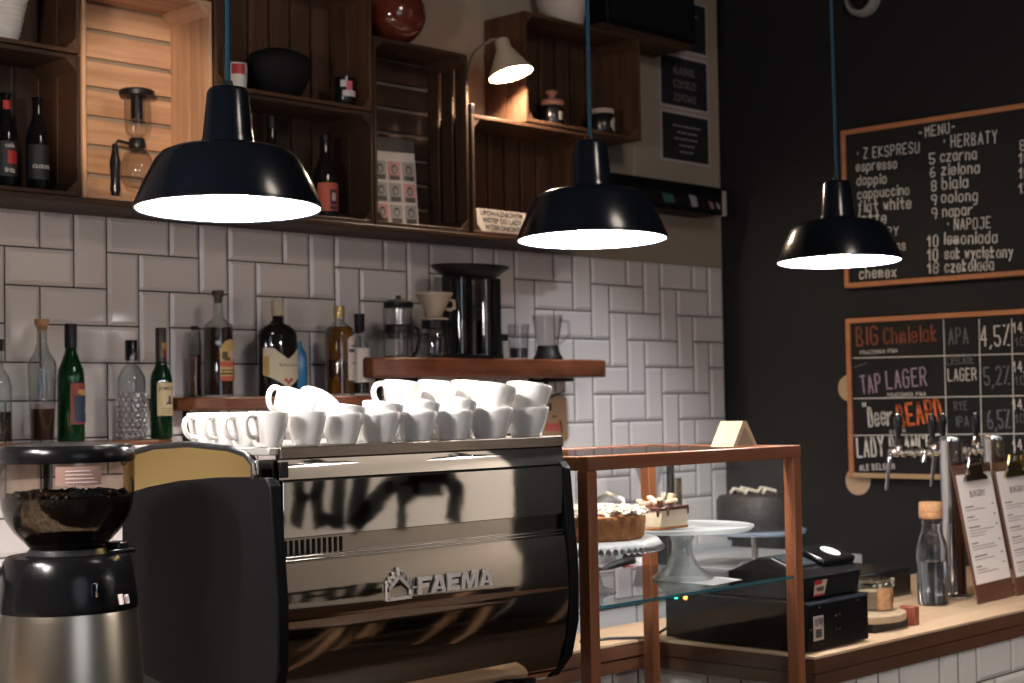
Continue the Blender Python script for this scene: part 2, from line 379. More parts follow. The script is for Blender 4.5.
# ------------------------------------------------------------------ crates on the wall
plank_z = 2.0935
pk = thing('crate_ledge', 'long dark wooden ledge over the tiles, carrying the lower crates', 'shelf', (.75, 0, 2.062))
B().box(-.9, 2.03, -.20, -.0065, 2.0785, plank_z).build('board', old_x, pk, bev=.003)
def crate(label, x0, x1, z0, z1, back, mats, d=.20, slots=False, side='z', top=True, gap=.012, nback=None, wedge=True):
    mx, mz, my = mats
    o = thing('wooden_crate', label, 'crate', ((x0+x1)/2, -d/2, z0), 'wooden crates hung as wall shelves')
    t = .011; yb = -.008; yf = -d
    b = B()                                          # back slats
    if back == 'h':
        n = nback or max(3, round((z1-z0)/.085)); h = (z1-z0-2*t)/n
        for k in range(n): b.box(x0+t, x1-t, yb-t, yb, z0+t+k*h+gap*.5, z0+t+(k+1)*h-gap*.5)
        b.build('back_panel', mx, o, bev=.0015, seg=1)
    else:
        n = nback or max(4, round((x1-x0)/.085)); h = (x1-x0-2*t)/n
        for k in range(n): b.box(x0+t+k*h+gap*.5, x0+t+(k+1)*h-gap*.5, yb-t, yb, z0+t, z1-t)
        b.build('back_panel', mz, o, bev=.0015, seg=1)
    for xa in (x0, x1-t):                            # side panels of upright planks
        b = B(); w = (d-.008)/2
        n_ = 3 if slots else 2; w_ = (d-.008)/n_; e = .007 if slots and xa > x0 else .002
        for k in range(n_): b.box(xa, xa+t, yf+k*w_+e, yf+(k+1)*w_-e, z0, z1)
        b.build('side_panel', mz, o, bev=.0015, seg=1)
    w = (d-.008)/2
    b = B()
    for k in range(2): b.box(x0+t, x1-t, yf+k*w+.002, yf+(k+1)*w-.002, z0, z0+t)
    b.build('bottom_panel', mx, o, bev=.0015, seg=1)
    if top:
        b = B()
        for k in range(2): b.box(x0+t, x1-t, yf+k*w+.002, yf+(k+1)*w-.002, z1-t, z1)
        b.build('top_panel', mx, o, bev=.0015, seg=1)
    if wedge:
        c = .030                                     # triangular corner posts
        for xa, s in ((x0+t, 1), (x1-t, -1)):
            for za, q in ((z0+t, 1), (z1-t, -1)):
                B().prism([(xa, za), (xa+s*c, za), (xa, za+q*c)], 'y', yf+.004, yb-t).build('corner_post', my, o, smooth=0)
    return o
pine, mid, old = (pine_x, pine_z, pine_y), (mid_x, mid_z, mid_y), (old_x, old_z, old_y)
crate('dark wooden crate at the upper left corner, holding the ribbed white pot', -.47, .106, 2.460, 2.84, 'v', mid)
crate('dark wooden crate at the lower left, holding two black bottles', -.47, .106, 2.0945, 2.456, 'v', old)
crate('light pine crate with horizontal back slats, holding the glass siphon', .112, .512, 2.0945, 2.665, 'h', pine)
crate('brown wooden crate right of the pine crate, holding the round dark bowl', .520, 1.092, 2.432, 2.81, 'v', mid)
crate('brown wooden crate below the bowl crate, holding the red-labelled bottle', .520, 1.092, 2.0945, 2.428, 'v', old)
crate('tall dark crate under the red ball, holding the card of portraits', 1.098, 1.500, 2.0945, 2.664, 'h', old, slots=True)
crate('brown wooden crate above the middle pendant lamp, holding two jars', 1.765, 2.366, 2.482, 2.852, 'v', mid)
crate('wooden crate lit by the clamp lamp, holding the white notice', 1.510, 2.090, 2.0945, 2.476, 'v', mid)

# things in the crates
o = B(); pr = []
for k in range(9):
    z = .013*k; r = .040+.0028*k; pr += [(r, z), (r+.004, z+.005), (r+.0035, z+.011)]
pr = [(0, 0)]+pr+[(pr[-1][0]-.006, pr[-1][1]), (.030, .012), (0, .012)]
o.lathe(pr, (0, 0, 0), 40).build('flower_pot', pmat('pot_white', (.62, .58, .55), .5), smooth=60, label='ribbed white pot standing in the upper left crate', cat='pot').location = (-.080, -.135, 2.4715)

def cola(label, x, spot, txt, y=-.13):
    o = thing('bottle', label, 'bottle', (0, 0, 0), 'bottles in the lower left crate')
    B().lathe([(0, 0), (.026, 0), (.029, .006), (.029, .135), (.026, .155), (.016, .18), (.0125, .20), (.0125, .232), (.0145, .234), (.0145, .241), (0, .243)], n=28).build('body', pmat('black_bottle', (.006, .006, .007), .08), o)
    b = B(); b.patch(.029, .03, .118, -80, 80); b.build('label', pmat('black_label', (.02, .02, .022), .5), o)
    b = B()
    if spot: b.patch(.0296, .062, .094, -18, 34); b.build('red_mark', pmat('red_mark', (.45, .03, .03), .5), o)
    else: b.bm.free()
    b = B(); R = .0305
    put_type(b, txt, .017 if spot else .0125, lambda u, v: (R*math.sin(u/R-.1), -R*math.cos(u/R-.1), v+(.045 if spot else .062)), .0004)
    if spot:
        put_type(b, 'cola', .015, lambda u, v: (R*math.sin(u/R-.1), -R*math.cos(u/R-.1), v+.107), .0003)
        B().patch(.0132, .20, .222, -50, 50).build('neck_label', MATS['red_mark'], o)
    b.build('lettering', paper, o, smooth=0)
    o.location = (x, y, 2.106)
cola('black bottle with a red mark at the left edge of the lower left crate', -.066, True, 'fritz')
cola('black bottle with small white lettering, alone in the lower left crate', .022, False, 'CLOUDS')

# siphon coffee maker
si = thing('siphon_coffee_maker', 'glass siphon coffee maker with black handle in the pine crate', 'coffee maker', (.325, -.115, 2.106))
sx, sy, sz = si.location
B().lathe([(.045, .0), (.047, .0), (.047, .003), (.016, .008), (.016, .0)], (sx-.055, sy, sz), 24).build('base', black_satin, si)
B().lathe([(.012, .152), (.018, .150), (.034, .130), (.046, .098), (.044, .066), (.028, .042), (0, .036)], (sx, sy, sz), 32).build('lower_globe', clear, si)
B().lathe([(.0, .172), (.012, .174), (.030, .190), (.033, .215), (.033, .285), (.035, .286)], (sx, sy, sz), 32).build('upper_chamber', clear, si)
B().lathe([(0, .144), (.021, .144), (.023, .150), (.023, .162), (.020, .172), (0, .172)], (sx, sy, sz), 24).build('collar', black_satin, si)
B().lathe([(0, .286), (.045, .286), (.047, .292), (.047, .300), (.040, .304), (0, .305)], (sx, sy, sz), 28).lathe([(0, .225), (.016, .225), (.016, .287), (0, .287)], (sx, sy, sz), 20).build('lid', black_satin, si)
B().tube([(sx-.02, sy, sz+.156), (sx-.06, sy, sz+.160), (sx-.066, sy, sz+.150)], .005, 8).build('arm', chrome, si)
B().lathe([(0, .010), (.010, .010), (.014, .03), (.012, .06), (.015, .10), (.010, .125), (.007, .15), (0, .152)], (sx-.068, sy, sz), 16).build('handle', black_gloss, si)

# upper middle crate
zc = 2.4435
o = thing('mug', 'small red and white mug behind the cord of the left pendant lamp', 'mug', (.642, -.135, zc), 'cups in the bowl crate')
B().lathe([(0, 0), (.022, 0), (.026, .004), (.028, .078), (.0255, .078), (.023, .008), (0, .008)], o.location, 28).build('body', pmat('mug_white', (.62, .58, .56), .3), o)
B().patch(.028, .045, .074, -70, 10, o.location).build('red_print', pmat('mug_red', (.40, .03, .03), .4), o)
o = thing('mug', 'small dark mug with a pink and white print, right of the dark bowl', 'mug', (1.035, -.135, zc), 'cups in the bowl crate')
B().lathe([(0, 0), (.024, 0), (.030, .01), (.033, .04), (.031, .092), (.0285, .092), (.028, .01), (0, .01)], o.location, 28).build('body', black_gloss, o)
b = B(); b.patch(.0332, .032, .05, -50, 40, o.location); b.patch(.0332, .06, .08, -60, -25, o.location); b.build('white_print', pmat('mug_print', (.6, .56, .56), .5), o)
b = B(); b.patch(.0334, .05, .078, -30, 5, o.location); b.build('pink_print', pmat('mug_pink', (.5, .12, .14), .5), o)
B().lathe([(0, .0), (.035, .0), (.07, .02), (.098, .07), (.105, .11), (.09, .13), (.05, .145), (0, .148)], n=36, sy=.75).build('bowl', black_matt, smooth=60, label='round dark bowl-shaped thing lying in the brown crate above the left lamp', cat='bowl').location = (.810, -.112, zc)

# bottle helper: outside profile, optional liquid, cap, labels
def bottle(name, label, loc, prof, glass, cap, wall=.0022, liquid=None, lmat=None, cat='bottle', group=None, sy=1.):
    o = thing(name, label, cat, (0, 0, 0), group)
    inner = [(r-wall, max(z, .005)) for r, z in prof[1:]]
    B().lathe([(0, 0)]+prof+list(reversed(inner))+[(0, .005)], n=36, sy=sy).build('body', glass, o, smooth=50)
    if liquid:
        def rad(z):
            for (r0, z0), (r1, z1) in zip(prof, prof[1:]):
                if z0 <= z <= z1: return r0+(r1-r0)*(z-z0)/max(z1-z0, 1e-6)
            return prof[-1][0]
        lp = [(0, .0065)]+[(max(rad(z)-wall*1.5, .001), z) for z in [.0066+(liquid-.0066)*k/14 for k in range(15)]]+[(0, liquid)]
        B().lathe(lp, n=32, sy=sy).build('liquid', lmat, o, smooth=50)
    if cap:
        cp, cm = cap; B().lathe(cp, n=24).build('cap', cm, o)
    o.location = loc
    return o
dark_glass = pmat('dark_bottle_glass', (.010, .009, .008), .06, spec=.6)
green_glass = pmat('green_bottle_glass', (.008, .105, .032), .05, trans=.8, ior=1.45)
dgreen_glass = pmat('deep_green_glass', (.008, .06, .022), .05, trans=.7, ior=1.45)
clear_b = thin_glass('bottle_glass', (.90, .92, .92), 1.2, .02)
amber_liq = pmat('amber_spirit', (.55, .22, .03), .03, trans=.9, ior=1.36)
dark_liq = pmat('dark_spirit', (.018, .007, .004), .05, spec=.5)
red_dark_liq = pmat('cola_spirit', (.03, .010, .006), .05, spec=.5)
gold_cap = pmat('gold_cap', (.55, .38, .18), .35, .6)
def R(o, a): o.rotation_euler = (0, 0, math.radians(a)); return o

o = bottle('bottle', 'dark bottle with a red label in the crate behind the left pendant lamp', (.965, -.125, 2.106), [(.034, 0), (.037, .006), (.037, .125), (.032, .15), (.018, .18), (.014, .20), (.014, .238)], dark_glass, ([(0, .232), (.0155, .232), (.0155, .25), (0, .252)], black_satin), group='bottles in the red-label crate')
B().patch(.037, .022, .105, -75, 60).build('red_label', pmat('red_label', (.50, .105, .06), .6), o)
b = B(); b.patch(.0378, .04, .085, -18, 22); b.patch(.0378, .026, .036, -20, 25); b.build('label_print', pmat('label_ink', (.06, .03, .05), .6), o)
b = B(); b.patch(.0384, .052, .075, -10, 12); b.build('label_face', pmat('label_face', (.55, .42, .40), .6), o)
for x, h, lab in ((.700, .31, 'plain dark bottle at the left in the red-label crate, behind the lamp neck'), (.795, .29, 'plain dark bottle in the middle of the red-label crate, behind the lamp shade')):
    s = h/.25
    o = bottle('bottle', lab, (x, -.09, 2.106), [(.034, 0), (.037, .006), (.037, .14*s), (.032, .16*s), (.016, .18*s), (.0135, .20*s), (.0135, .24*s)], dark_glass, ([(0, .22*s), (.0155, .22*s), (.0155, .25*s), (0, .252*s)], black_satin), group='bottles in the red-label crate')
# card with portraits
o = thing('portrait_card', 'upright card with nine small portraits in the tall dark crate', 'card', (1.258, -.12, 2.106))
tilt = Matrix.Translation(V((1.258, -.118, 2.110))) @ Matrix.Rotation(math.radians(-10), 4, 'Z') @ Matrix.Rotation(math.radians(-5), 4, 'X')
B().box(-.078, .078, 0, .003, 0, .275, tilt).build('card', pmat('card_white', (.50, .46, .44), .7), o, smooth=0)
inks = [pmat('portrait_ink', (.05, .045, .045), .8), pmat('portrait_grey', (.26, .24, .24), .8), pmat('portrait_rose', (.42, .22, .21), .8)]
b = B()
b.box(-.078, .078, -.001, 0, .232, .275, tilt)
for r in range(3):
    for c in range(3):
        x, z = -.052+c*.052, .035+r*.068
        b.mi = (1 if (r+c) % 3 else 2); b.box(x-.022, x+.022, -.0008, 0, z-.028, z+.030, tilt)
        b.mi = 0
        poly = [(x+.011*math.cos(a)*1.0, z+.006+.015*math.sin(a)) for a in [2*PI*k/14 for k in range(14)]]
        b._face([b.bm.verts.new(tilt @ V((p, -.0014, q))) for p, q in poly])
        b.box(x-.017, x+.017, -.0012, 0, z-.028, z-.014, tilt)
        b.mi = 1
        poly = [(x+.0075*math.cos(a), z+.004+.010*math.sin(a)) for a in [2*PI*k/14 for k in range(14)]]
        b._face([b.bm.verts.new(tilt @ V((p, -.0018, q))) for p, q in poly])
b.build('portraits', inks, o, smooth=0)
B().box(-.055, .03, -.03, .07, -.0035, -.0005, tilt).build('stand', MATS['card_white'], o, smooth=0)
# red ball on the tall crate
o = thing('decorative_ball', 'glossy red-brown ball on top of the tall dark crate', 'ball', (1.240, -.135, 2.664))
B().ball((1.240, -.135, 2.664+.097), .1, 18, .97).build('body', pmat('red_glaze', (.10, .020, .011), .12, coat=.5), o, smooth=80)
# jars
def jar(label, x, y, z, h, r, lid, body, group):
    o = thing('jar', label, 'jar', (x, y, z), group)
    B().lathe([(0, 0), (r*.9, 0), (r, .006), (r, h*.72), (r*.86, h*.80), (r*.86, h*.84), (0, h*.84)], (x, y, z), 28).build('body', body, o)
    B().lathe([(0, h*.82), (r*.97, h*.82), (r, h*.84), (r, h*.96), (r*.94, h), (0, h)], (x, y, z), 28).build('lid', lid, o)
    return o
zj = 2.4935
o = jar('dark jar with a pink cloth top in the crate above the middle lamp', 1.960, -.135, zj, .088, .037, pmat('jar_rim', (.3, .16, .11), .6), black_gloss, 'jars in the crate')
b = B().lathe([(.041, .074), (.043, .084), (.036, .092), (.012, .098), (.010, .104), (.022, .118), (.018, .124), (0, .122)], o.location, 24)
b.build('cloth_top', pmat('pink_cloth', (.46, .20, .14), .9, bump=((60, 60, 60), .8, .004)), o)
b = B(); b.patch(.037, .022, .05, -10, 40, o.location); b.build('label', pmat('jar_label', (.5, .45, .42), .7), o)
o = jar('dark jar with a round white label in the crate above the middle lamp', 2.225, -.135, zj, .092, .043, pmat('jar_lid_cream', (.50, .40, .32), .5), black_gloss, 'jars in the crate')
b = B(); c0 = o.location
for k in range(10):
    a0, a1 = -52+k*9, -52+(k+1)*9; q = max(.25, math.sqrt(max(0, 1-((k-4.5)/5)**2)))
    b.patch(.043, .036-.027*q, .036+.027*q, a0+44, a1+44, c0, 1)
b.build('label', pmat('jar_label_white', (.62, .57, .52), .7), o)
# on top of that crate
B().lathe([(0, 0), (.066, 0), (.074, .01), (.098, .15), (.104, .153), (.104, .16), (.092, .16), (.068, .02), (0, .02)], n=36).build('bucket', pmat('bucket_white', (.55, .47, .42), .5), smooth=50, label='white bucket on top of the crate with two jars', cat='bucket').location = (2.05, -.11, 2.8525)
o = thing('speaker_box', 'wide black box on top of the crate, hiding the highest poster', 'box', (2.48, -.12, 2.878))
B().box(2.20, 2.71, -.19, -.02, 2.880, 3.24).build('body', black_panel, o, bev=.008)
B().box(2.22, 2.69, -.194, -.190, 2.90, 3.22).build('front_panel', black_matt, o, smooth=0)
o = thing('wooden_board', 'dark wooden board under the black box, reaching past the crate', 'board', (2.44, -.12, 2.853))
b = B().box(2.16, 2.675, -.198, -.014, 2.858, 2.879); b.build('plank', old_x, o, bev=.003)
B().box(2.20, 2.66, -.198, -.165, 2.8525, 2.858).box(2.20, 2.66, -.05, -.02, 2.8525, 2.858).build('batten', mid_x, o, smooth=0)
# notice
o = thing('notice_plate', 'white notice with three black lines leaning in the crate lit by the clamp lamp', 'sign', (1.665, -.165, 2.106))
tl = Matrix.Translation(V((1.672, -.172, 2.1065))) @ Matrix.Rotation(math.radians(-6), 4, 'X')
B().box(-.115, .115, 0, .004, 0, .076, tl).build('plate', pmat('notice_white', (.55, .48, .43), .6), o, smooth=0)
b = B()
for k, s in enumerate(('UPOWAZNIONYM', 'WSTEP DO LADY', 'WZBRONIONY')):
    put_type(b, s, .0235, lambda u, v, k=k: tl @ V((u, -.0012, .062-k*.0235+v)), .0009)
b.build('lettering', printed, o, smooth=0)

# clamp lamp
o = thing('clamp_lamp', 'small beige clamp lamp lit over the crates', 'lamp', (1.52, -.17, 2.477))
cl_m = pmat('lamp_beige', (.50, .40, .29), .45)
head = V((1.640, -.25, 2.612))
d = V((-.10, .24, .95)).normalized(); q = V((0, 0, 1)).rotation_difference(d).to_matrix().to_4x4()
mt = Matrix.Translation(head) @ q
B().lathe([(.073, 0), (.0745, .002), (.030, .082), (.026, .088), (.024, .118), (.016, .124), (0, .125), (0, .121), (.014, .119), (.021, .112), (.023, .086), (.028, .079), (.071, .002), (.073, 0)], (0, 0, 0), 36, m=mt).build('lamp_shade', cl_m, o, smooth=50)
B().lathe([(0, .012), (.014, .018), (.020, .032), (.016, .05), (.010, .062), (0, .064)], (0, 0, 0), 20, m=mt).build('bulb', pmat('warm_bulb', (1, 1, 1), emit=(1., .78, .56), estr=1500.), o)
top = mt @ V((0, 0, .118))
pts = [top, top+V((-.03, .01, .004)), V((1.555, -.17, 2.690)), V((1.527, -.17, 2.64)), V((1.518, -.17, 2.57)), V((1.518, -.17, 2.49))]
fine = []
for a, bq in zip(pts, pts[1:]):
    for k in range(5): fine.append(a.lerp(bq, k/5))
fine.append(pts[-1])
for _ in range(3): fine = [fine[0]]+[(fine[i-1]+fine[i]*2+fine[i+1])/4 for i in range(1, len(fine)-1)]+[fine[-1]]
B().tube(fine, .005, 8).build('arm', pmat('arm_metal', (.30, .24, .18), .4, .8), o)
B().box(1.510, 1.528, -.195, -.150, 2.477, 2.51).build('clamp', black_satin, o, bev=.002)

# posters and the long black box by the corner
bd = thing('poster_board', 'beige board on the wall by the corner, backing the three posters', 'board', (2.86, -.005, 2.39))
B().box(2.555, 3.085, -.012, -.0005, 2.395, 3.45).build('panel', pmat('board_beige', (.37, .30, .23), .85), bd, smooth=0)
blackp = pmat('poster_black', (.020, .020, .022), .6); edgep = pmat('poster_edge', (.50, .42, .42), .7)
def poster(label, z0, z1, x0, x1, lines):
    o = thing('poster', label, 'poster', ((x0+x1)/2, -.0135, z0), 'black posters by the corner')
    B().box(x0, x1, -.0150, -.0125, z0, z1).build('sheet', edgep, o, smooth=0)
    B().box(x0+.010, x1-.010, -.0158, -.0150, z0+.010, z1-.010).build('print', blackp, o, smooth=0)
    b = B(); lines(b, x0, x1, z0, z1, -.0163); b.build('lettering', pmat('poster_ink', (.30, .27, .27), .8), o, smooth=0)
def small_lines(n):
    def f(b, x0, x1, z0, z1, y):
        for k in range(n):
            z = z1-(z1-z0)*(.28+.5*k/max(n-1, 1)); w = (x1-x0)*(.26, .17, .23, .13, .12)[k % 5]; xc = (x0+x1)/2
            x = xc-w
            while x < xc+w:
                l = random.uniform(.008, .02); b.box(x, x+l, y, y+.0003, z-.0035, z+.0035); x += l+.006
    return f
def big(b, x0, x1, z0, z1, y):
    for k, s in enumerate(('ALKOHOL', 'SZKODZI', 'ZDROWIU')):
        pen(b, s, (x0+.085, y, z1-.075-k*.052), (x1-.085, y, z1-.075-k*.052), .026, (0, -1, 0), .11)
poster('topmost of the three black posters, partly behind the black box', 2.905, 3.115, 2.705, 3.015, small_lines(4))
poster('middle of the three black posters, with three lines of capitals', 2.680, 2.890, 2.706, 3.016, big)
poster('lowest of the three black posters, with small centred lines', 2.470, 2.668, 2.708, 3.018, small_lines(5))
o = thing('wall_case', 'long black case on the wall under the posters', 'case', (2.65, -.07, 2.262))
B().box(2.28, 2.930, -.135, -.0085, 2.262, 2.368).build('body', black_panel, o, bev=.004)
B().box(2.30, 2.92, -.1365, -.1355, 2.275, 2.33).build('front_slot', black_matt, o, smooth=0)
B().box(2.930, 2.948, -.14, -.01, 2.262, 2.356).build('end_strip', pmat('end_strip', (.40, .33, .32), .6), o, smooth=0)
st = [pmat('sticker_green', (.03, .10, .10), .6), pmat('sticker_white', (.30, .29, .33), .6), pmat('sticker_pink', (.34, .15, .18), .6)]
for x0, x1, z0, z1, mi in ((2.55, 2.63, 2.285, 2.32, 0), (2.715, 2.77, 2.28, 2.325, 1), (2.835, 2.872, 2.28, 2.31, 2), (2.88, 2.912, 2.283, 2.308, 1)):
    B().prism([(x0, z1), (x0+.02, z0), (x1, z0+.004), (x1-.012, z1-.004)], 'y', -.1375, -.1366).build('sticker', st[mi], o, smooth=0)
# ------------------------------------------------------------------ bottles on the two lower shelves
Z1, Z2, Z3 = 1.4733, 1.5833, 1.6953
o = bottle('bottle', 'tall clear bottle with a cork stopper, beside the green bottle', (.040, -.115, Z1), [(.026, 0), (.029, .004), (.034, .13), (.036, .19), (.034, .205), (.020, .228), (.0135, .25), (.0125, .285), (.0145, .287), (.0145, .294)], clear_b, ([(0, .281), (.0105, .281), (.0115, .294), (.0175, .296), (.0185, .313), (0, .314)], cork), liquid=.085, lmat=red_dark_liq, group='bottles on the lowest shelf')
b = B(); b.patch(.033, .085, .10, -60, 30); b.build('label', pmat('smoky_label', (.12, .085, .08), .5), o)
o = bottle('bottle', 'green wine bottle with a red and blue label on the lowest shelf', (.122, -.115, Z1), [(.032, 0), (.0345, .005), (.0345, .165), (.032, .185), (.022, .21), (.0145, .232), (.0135, .29), (.0152, .292), (.0152, .300)], green_glass, ([(0, .24), (.0146, .24), (.0160, .246), (.0160, .303), (0, .304)], black_satin), group='bottles on the lowest shelf')
R(o, 12)
B().patch(.0345, .045, .150, -45, 80).build('red_label', pmat('wine_red', (.17, .028, .02), .6), o)
B().patch(.0352, .050, .118, -30, 80).build('blue_label', pmat('wine_blue', (.010, .02, .05), .6), o)
b = B(); b.patch(.0358, .122, .133, -12, 60); b.patch(.0358, .118, .122, 0, 48); b.patch(.0358, .075, .086, 22, 30); b.patch(.0358, .07, .094, 30, 36); b.build('gold_print', pmat('gold_print', (.40, .24, .06), .5), o)
o = bottle('bottle', 'clear cut-glass bottle with a black cap beside the cream-labelled green bottle', (.302, -.115, Z1), [(.034, 0), (.037, .005), (.037, .15), (.036, .165), (.026, .185), (.014, .20), (.0135, .222)], clear_b, ([(0, .21), (.0165, .21), (.0165, .262), (.015, .264), (0, .264)], black_gloss), group='bottles on the lowest shelf')
b = B()                                              # cut facets
for rr in range(9):
    for k in range(15):
        a = 2*PI*(k+.5*(rr % 2))/15; z = .012+rr*.0135
        c = V((.0374*math.cos(a), .0374*math.sin(a), z)); n = V((math.cos(a), math.sin(a), 0)); tt = V((-math.sin(a), math.cos(a), 0))
        p = [c+tt*.0075, c+V((0, 0, .0075)), c-tt*.0075, c-V((0, 0, .0075))]; q = c+n*.004
        for i in range(4): b.quad([p[i], p[(i+1) % 4], q])
b.build('facets', pmat('facet_glass', (.8, .8, .82), .05, .7), o, smooth=0)
o = bottle('bottle', 'dark green whiskey bottle with a cream label on the lowest shelf', (.388, -.125, Z1), [(.027, 0), (.0295, .005), (.0295, .155), (.027, .172), (.017, .195), (.0135, .215), (.0125, .27)], dgreen_glass, ([(0, .20), (.0143, .20), (.0152, .21), (.0145, .298), (0, .299)], pmat('dark_foil', (.03, .022, .02), .4)), group='bottles on the lowest shelf')
B().patch(.0295, .062, .150, -55, 62).build('cream_label', pmat('cream_label', (.50, .40, .22), .6), o)
b = B(); Rr = .0303
put_type(b, 'JAMESON', .0125, lambda u, v: (Rr*math.sin(u/Rr+.1), -Rr*math.cos(u/Rr+.1), v+.134), .0006)
b.patch(.0298, .098, .114, 4, 22); b.patch(.0298, .092, .098, -8, 30)
for k in range(3): b.patch(.0298, .068+k*.006, .0695+k*.006, -28, 36)
b.build('label_print', printed, o, smooth=0)
B().patch(.0146, .218, .258, -25, 35).build('neck_label', MATS['gold_print'], o)
B().patch(.0152, .218, .240, -15, 28).build('neck_print', MATS['wine_red'], o)
o = bottle('bottle', 'part of a clear bottle at the left edge, on the lowest shelf', (-.080, -.11, Z1), [(.032, 0), (.036, .005), (.036, .14), (.03, .165), (.015, .19), (.013, .24)], clear_b, ([(0, .23), (.016, .23), (.016, .26), (0, .261)], black_satin), liquid=.08, lmat=dark_liq, group='bottles on the lowest shelf')

o = bottle('bottle', 'rum bottle with an arched yellow and red label on the middle shelf', (.583, -.115, Z2), [(.038, 0), (.041, .004), (.041, .190), (.038, .202), (.024, .212), (.0145, .224), (.0135, .27), (.0145, .272), (.0145, .28)], clear_b, ([(0, .262), (.0105, .262), (.0115, .28), (.0165, .281), (.0165, .297), (0, .298)], pmat('dark_cork', (.06, .04, .03), .7)), liquid=.194, lmat=red_dark_liq, group='bottles on the middle shelf')
b = B()
for k in range(12):
    a0, a1 = -30+k*8, -30+(k+1)*8; q = math.sqrt(max(0, 1-((k-5.5)/6)**2)); b.patch(.041, .045, .120+.040*q, a0, a1, (0, 0, 0), 1)
b.build('yellow_label', pmat('rum_yellow', (.50, .33, .12), .6), o)
b = B(); b.patch(.0417, .045, .058, -30, 66); b.patch(.0417, .083, .098, -30, 62); b.build('red_bands', pmat('rum_red', (.45, .09, .05), .6), o)
b = B(); b.patch(.0422, .105, .125, -22, 0); b.patch(.0422, .100, .110, -14, 12); b.patch(.0422, .062, .067, -28, 60); b.patch(.0422, .072, .0755, -28, 60); b.build('label_print', pmat('rum_ink', (.07, .06, .03), .7), o)
b = B(); b.patch(.0422, .105, .13, 14, 36); b.build('figure_print', MATS['label_face'], o)
o = bottle('bottle', 'thin clear bottle half hidden behind the rum bottle', (.553, -.045, Z2), [(.018, 0), (.02, .004), (.02, .16), (.014, .175), (.009, .185), (.009, .195)], clear_b, ([(0, .19), (.0115, .19), (.0115, .20), (0, .201)], black_satin), liquid=.12, lmat=amber_liq, group='bottles on the middle shelf')
# flat-shouldered whisky
o = bottle('bottle', 'broad dark whisky bottle with a large cream shield label', (.790, -.115, Z2), [(.062, 0), (.0655, .005), (.0655, .172), (.062, .188), (.046, .202), (.026, .210), (.018, .216), (.0165, .245)], dark_glass, ([(0, .232), (.0185, .232), (.0185, .275), (.017, .278), (0, .278)], pmat('cream_cap', (.46, .38, .28), .6)), group='bottles on the middle shelf', sy=.55)
b = B()
def ell(a, R0=.0665): return (R0*math.sin(a), -R0*.555*math.cos(a)-.0004)
n = 18
for k in range(n):
    q0, q1 = -1.25+2.35*k/n, -1.25+2.35*(k+1)/n
    def hi(a): return .138-.032*max(0, 1-abs(a-.12)/.75)
    def lo(a): return .052-.026*max(0, 1-abs(a-.12)/.8)+.02*max(0, abs(a-.12)-.8)
    (x0, y0), (x1, y1) = ell(q0), ell(q1)
    b.quad([(x0, y0, lo(q0)), (x1, y1, lo(q1)), (x1, y1, hi(q1)), (x0, y0, hi(q0))])
b.build('shield_label', pmat('shield_cream', (.52, .46, .34), .6), o, smooth=0)
b = B()
put_type(b, "Ballantine's", .0135, lambda u, v: (*[c*1.008 for c in ell(u/.05+.25)], v+.090), .0002)
b.build('lettering', pmat('grey_print', (.16, .13, .10), .7), o, smooth=0)
b = B()
for k in range(8):
    q0, q1 = -1.2+.35*k/8, -1.2+.35*(k+1)/8; (x0, y0), (x1, y1) = ell(q0, .0672), ell(q1, .0672); b.quad([(x0, y0, .06), (x1, y1, .06), (x1, y1, .115), (x0, y0, .115)])
b.build('gold_side_label', MATS['gold_print'], o, smooth=0)
b = B()
for qq, zz in ((.12, .040), (.28, .047), (-.02, .047)):
    (x0, y0) = ell(qq, .0676); b.prism([(x0+.006*math.cos(a), zz+.006*math.sin(a)) for a in [2*PI*k/10 for k in range(10)]], 'y', y0-.0006, y0)
b.build('red_seal', pmat('seal_red', (.35, .03, .05), .6), o, smooth=0)
o = bottle('bottle', 'small dark bottle top showing right behind the broad whisky bottle', (.838, -.045, Z2), [(.02, 0), (.024, .004), (.024, .15), (.016, .185), (.013, .19), (.013, .20)], dark_glass, ([(0, .195), (.017, .195), (.017, .222), (0, .223)], black_gloss), group='bottles on the middle shelf')
o = bottle('bottle', 'blue bottle half hidden behind the broad whisky bottle', (.872, -.105, Z2), [(.022, 0), (.026, .005), (.026, .11), (.022, .128), (.012, .145), (.010, .16)], pmat('blue_bottle', (.03, .15, .30), .2), None, group='bottles on the middle shelf')
o = bottle('bottle', 'amber whisky bottle with a tall white label and golden cap', (1.012, -.125, Z2), [(.041, 0), (.044, .005), (.044, .180), (.040, .200), (.022, .214), (.0145, .222), (.0135, .245)], clear_b, ([(0, .23), (.0155, .23), (.0165, .236), (.0165, .262), (.014, .268), (0, .268)], gold_cap), liquid=.205, lmat=amber_liq, group='bottles on the middle shelf')
b = B()
for k in range(10):
    a0, a1 = -6+k*7, -6+(k+1)*7; q = math.sqrt(max(0, 1-((k-4.5)/5)**2)); b.patch(.044, .045, .158+.02*q, a0, a1, (0, 0, 0), 1)
b.build('white_label', pmat('whisky_white', (.56, .50, .47), .6), o)
b = B(); b.patch(.0446, .128, .138, -2, 60); b.patch(.0446, .095, .099, 16, 44); b.patch(.0446, .146, .150, 8, 50); b.build('label_print', printed, o)
o = bottle('bottle', 'small white-labelled bottle with a black cap beside the amber whisky bottle', (1.088, -.128, Z2), [(.028, 0), (.0305, .004), (.0305, .135), (.027, .150), (.013, .165), (.011, .20)], clear_b, ([(0, .19), (.0135, .19), (.0155, .196), (.0165, .246), (0, .247)], black_satin), liquid=.05, lmat=dark_liq, group='bottles on the middle shelf')
B().patch(.0305, .040, .142, -75, 80).build('white_label', MATS['whisky_white'], o)
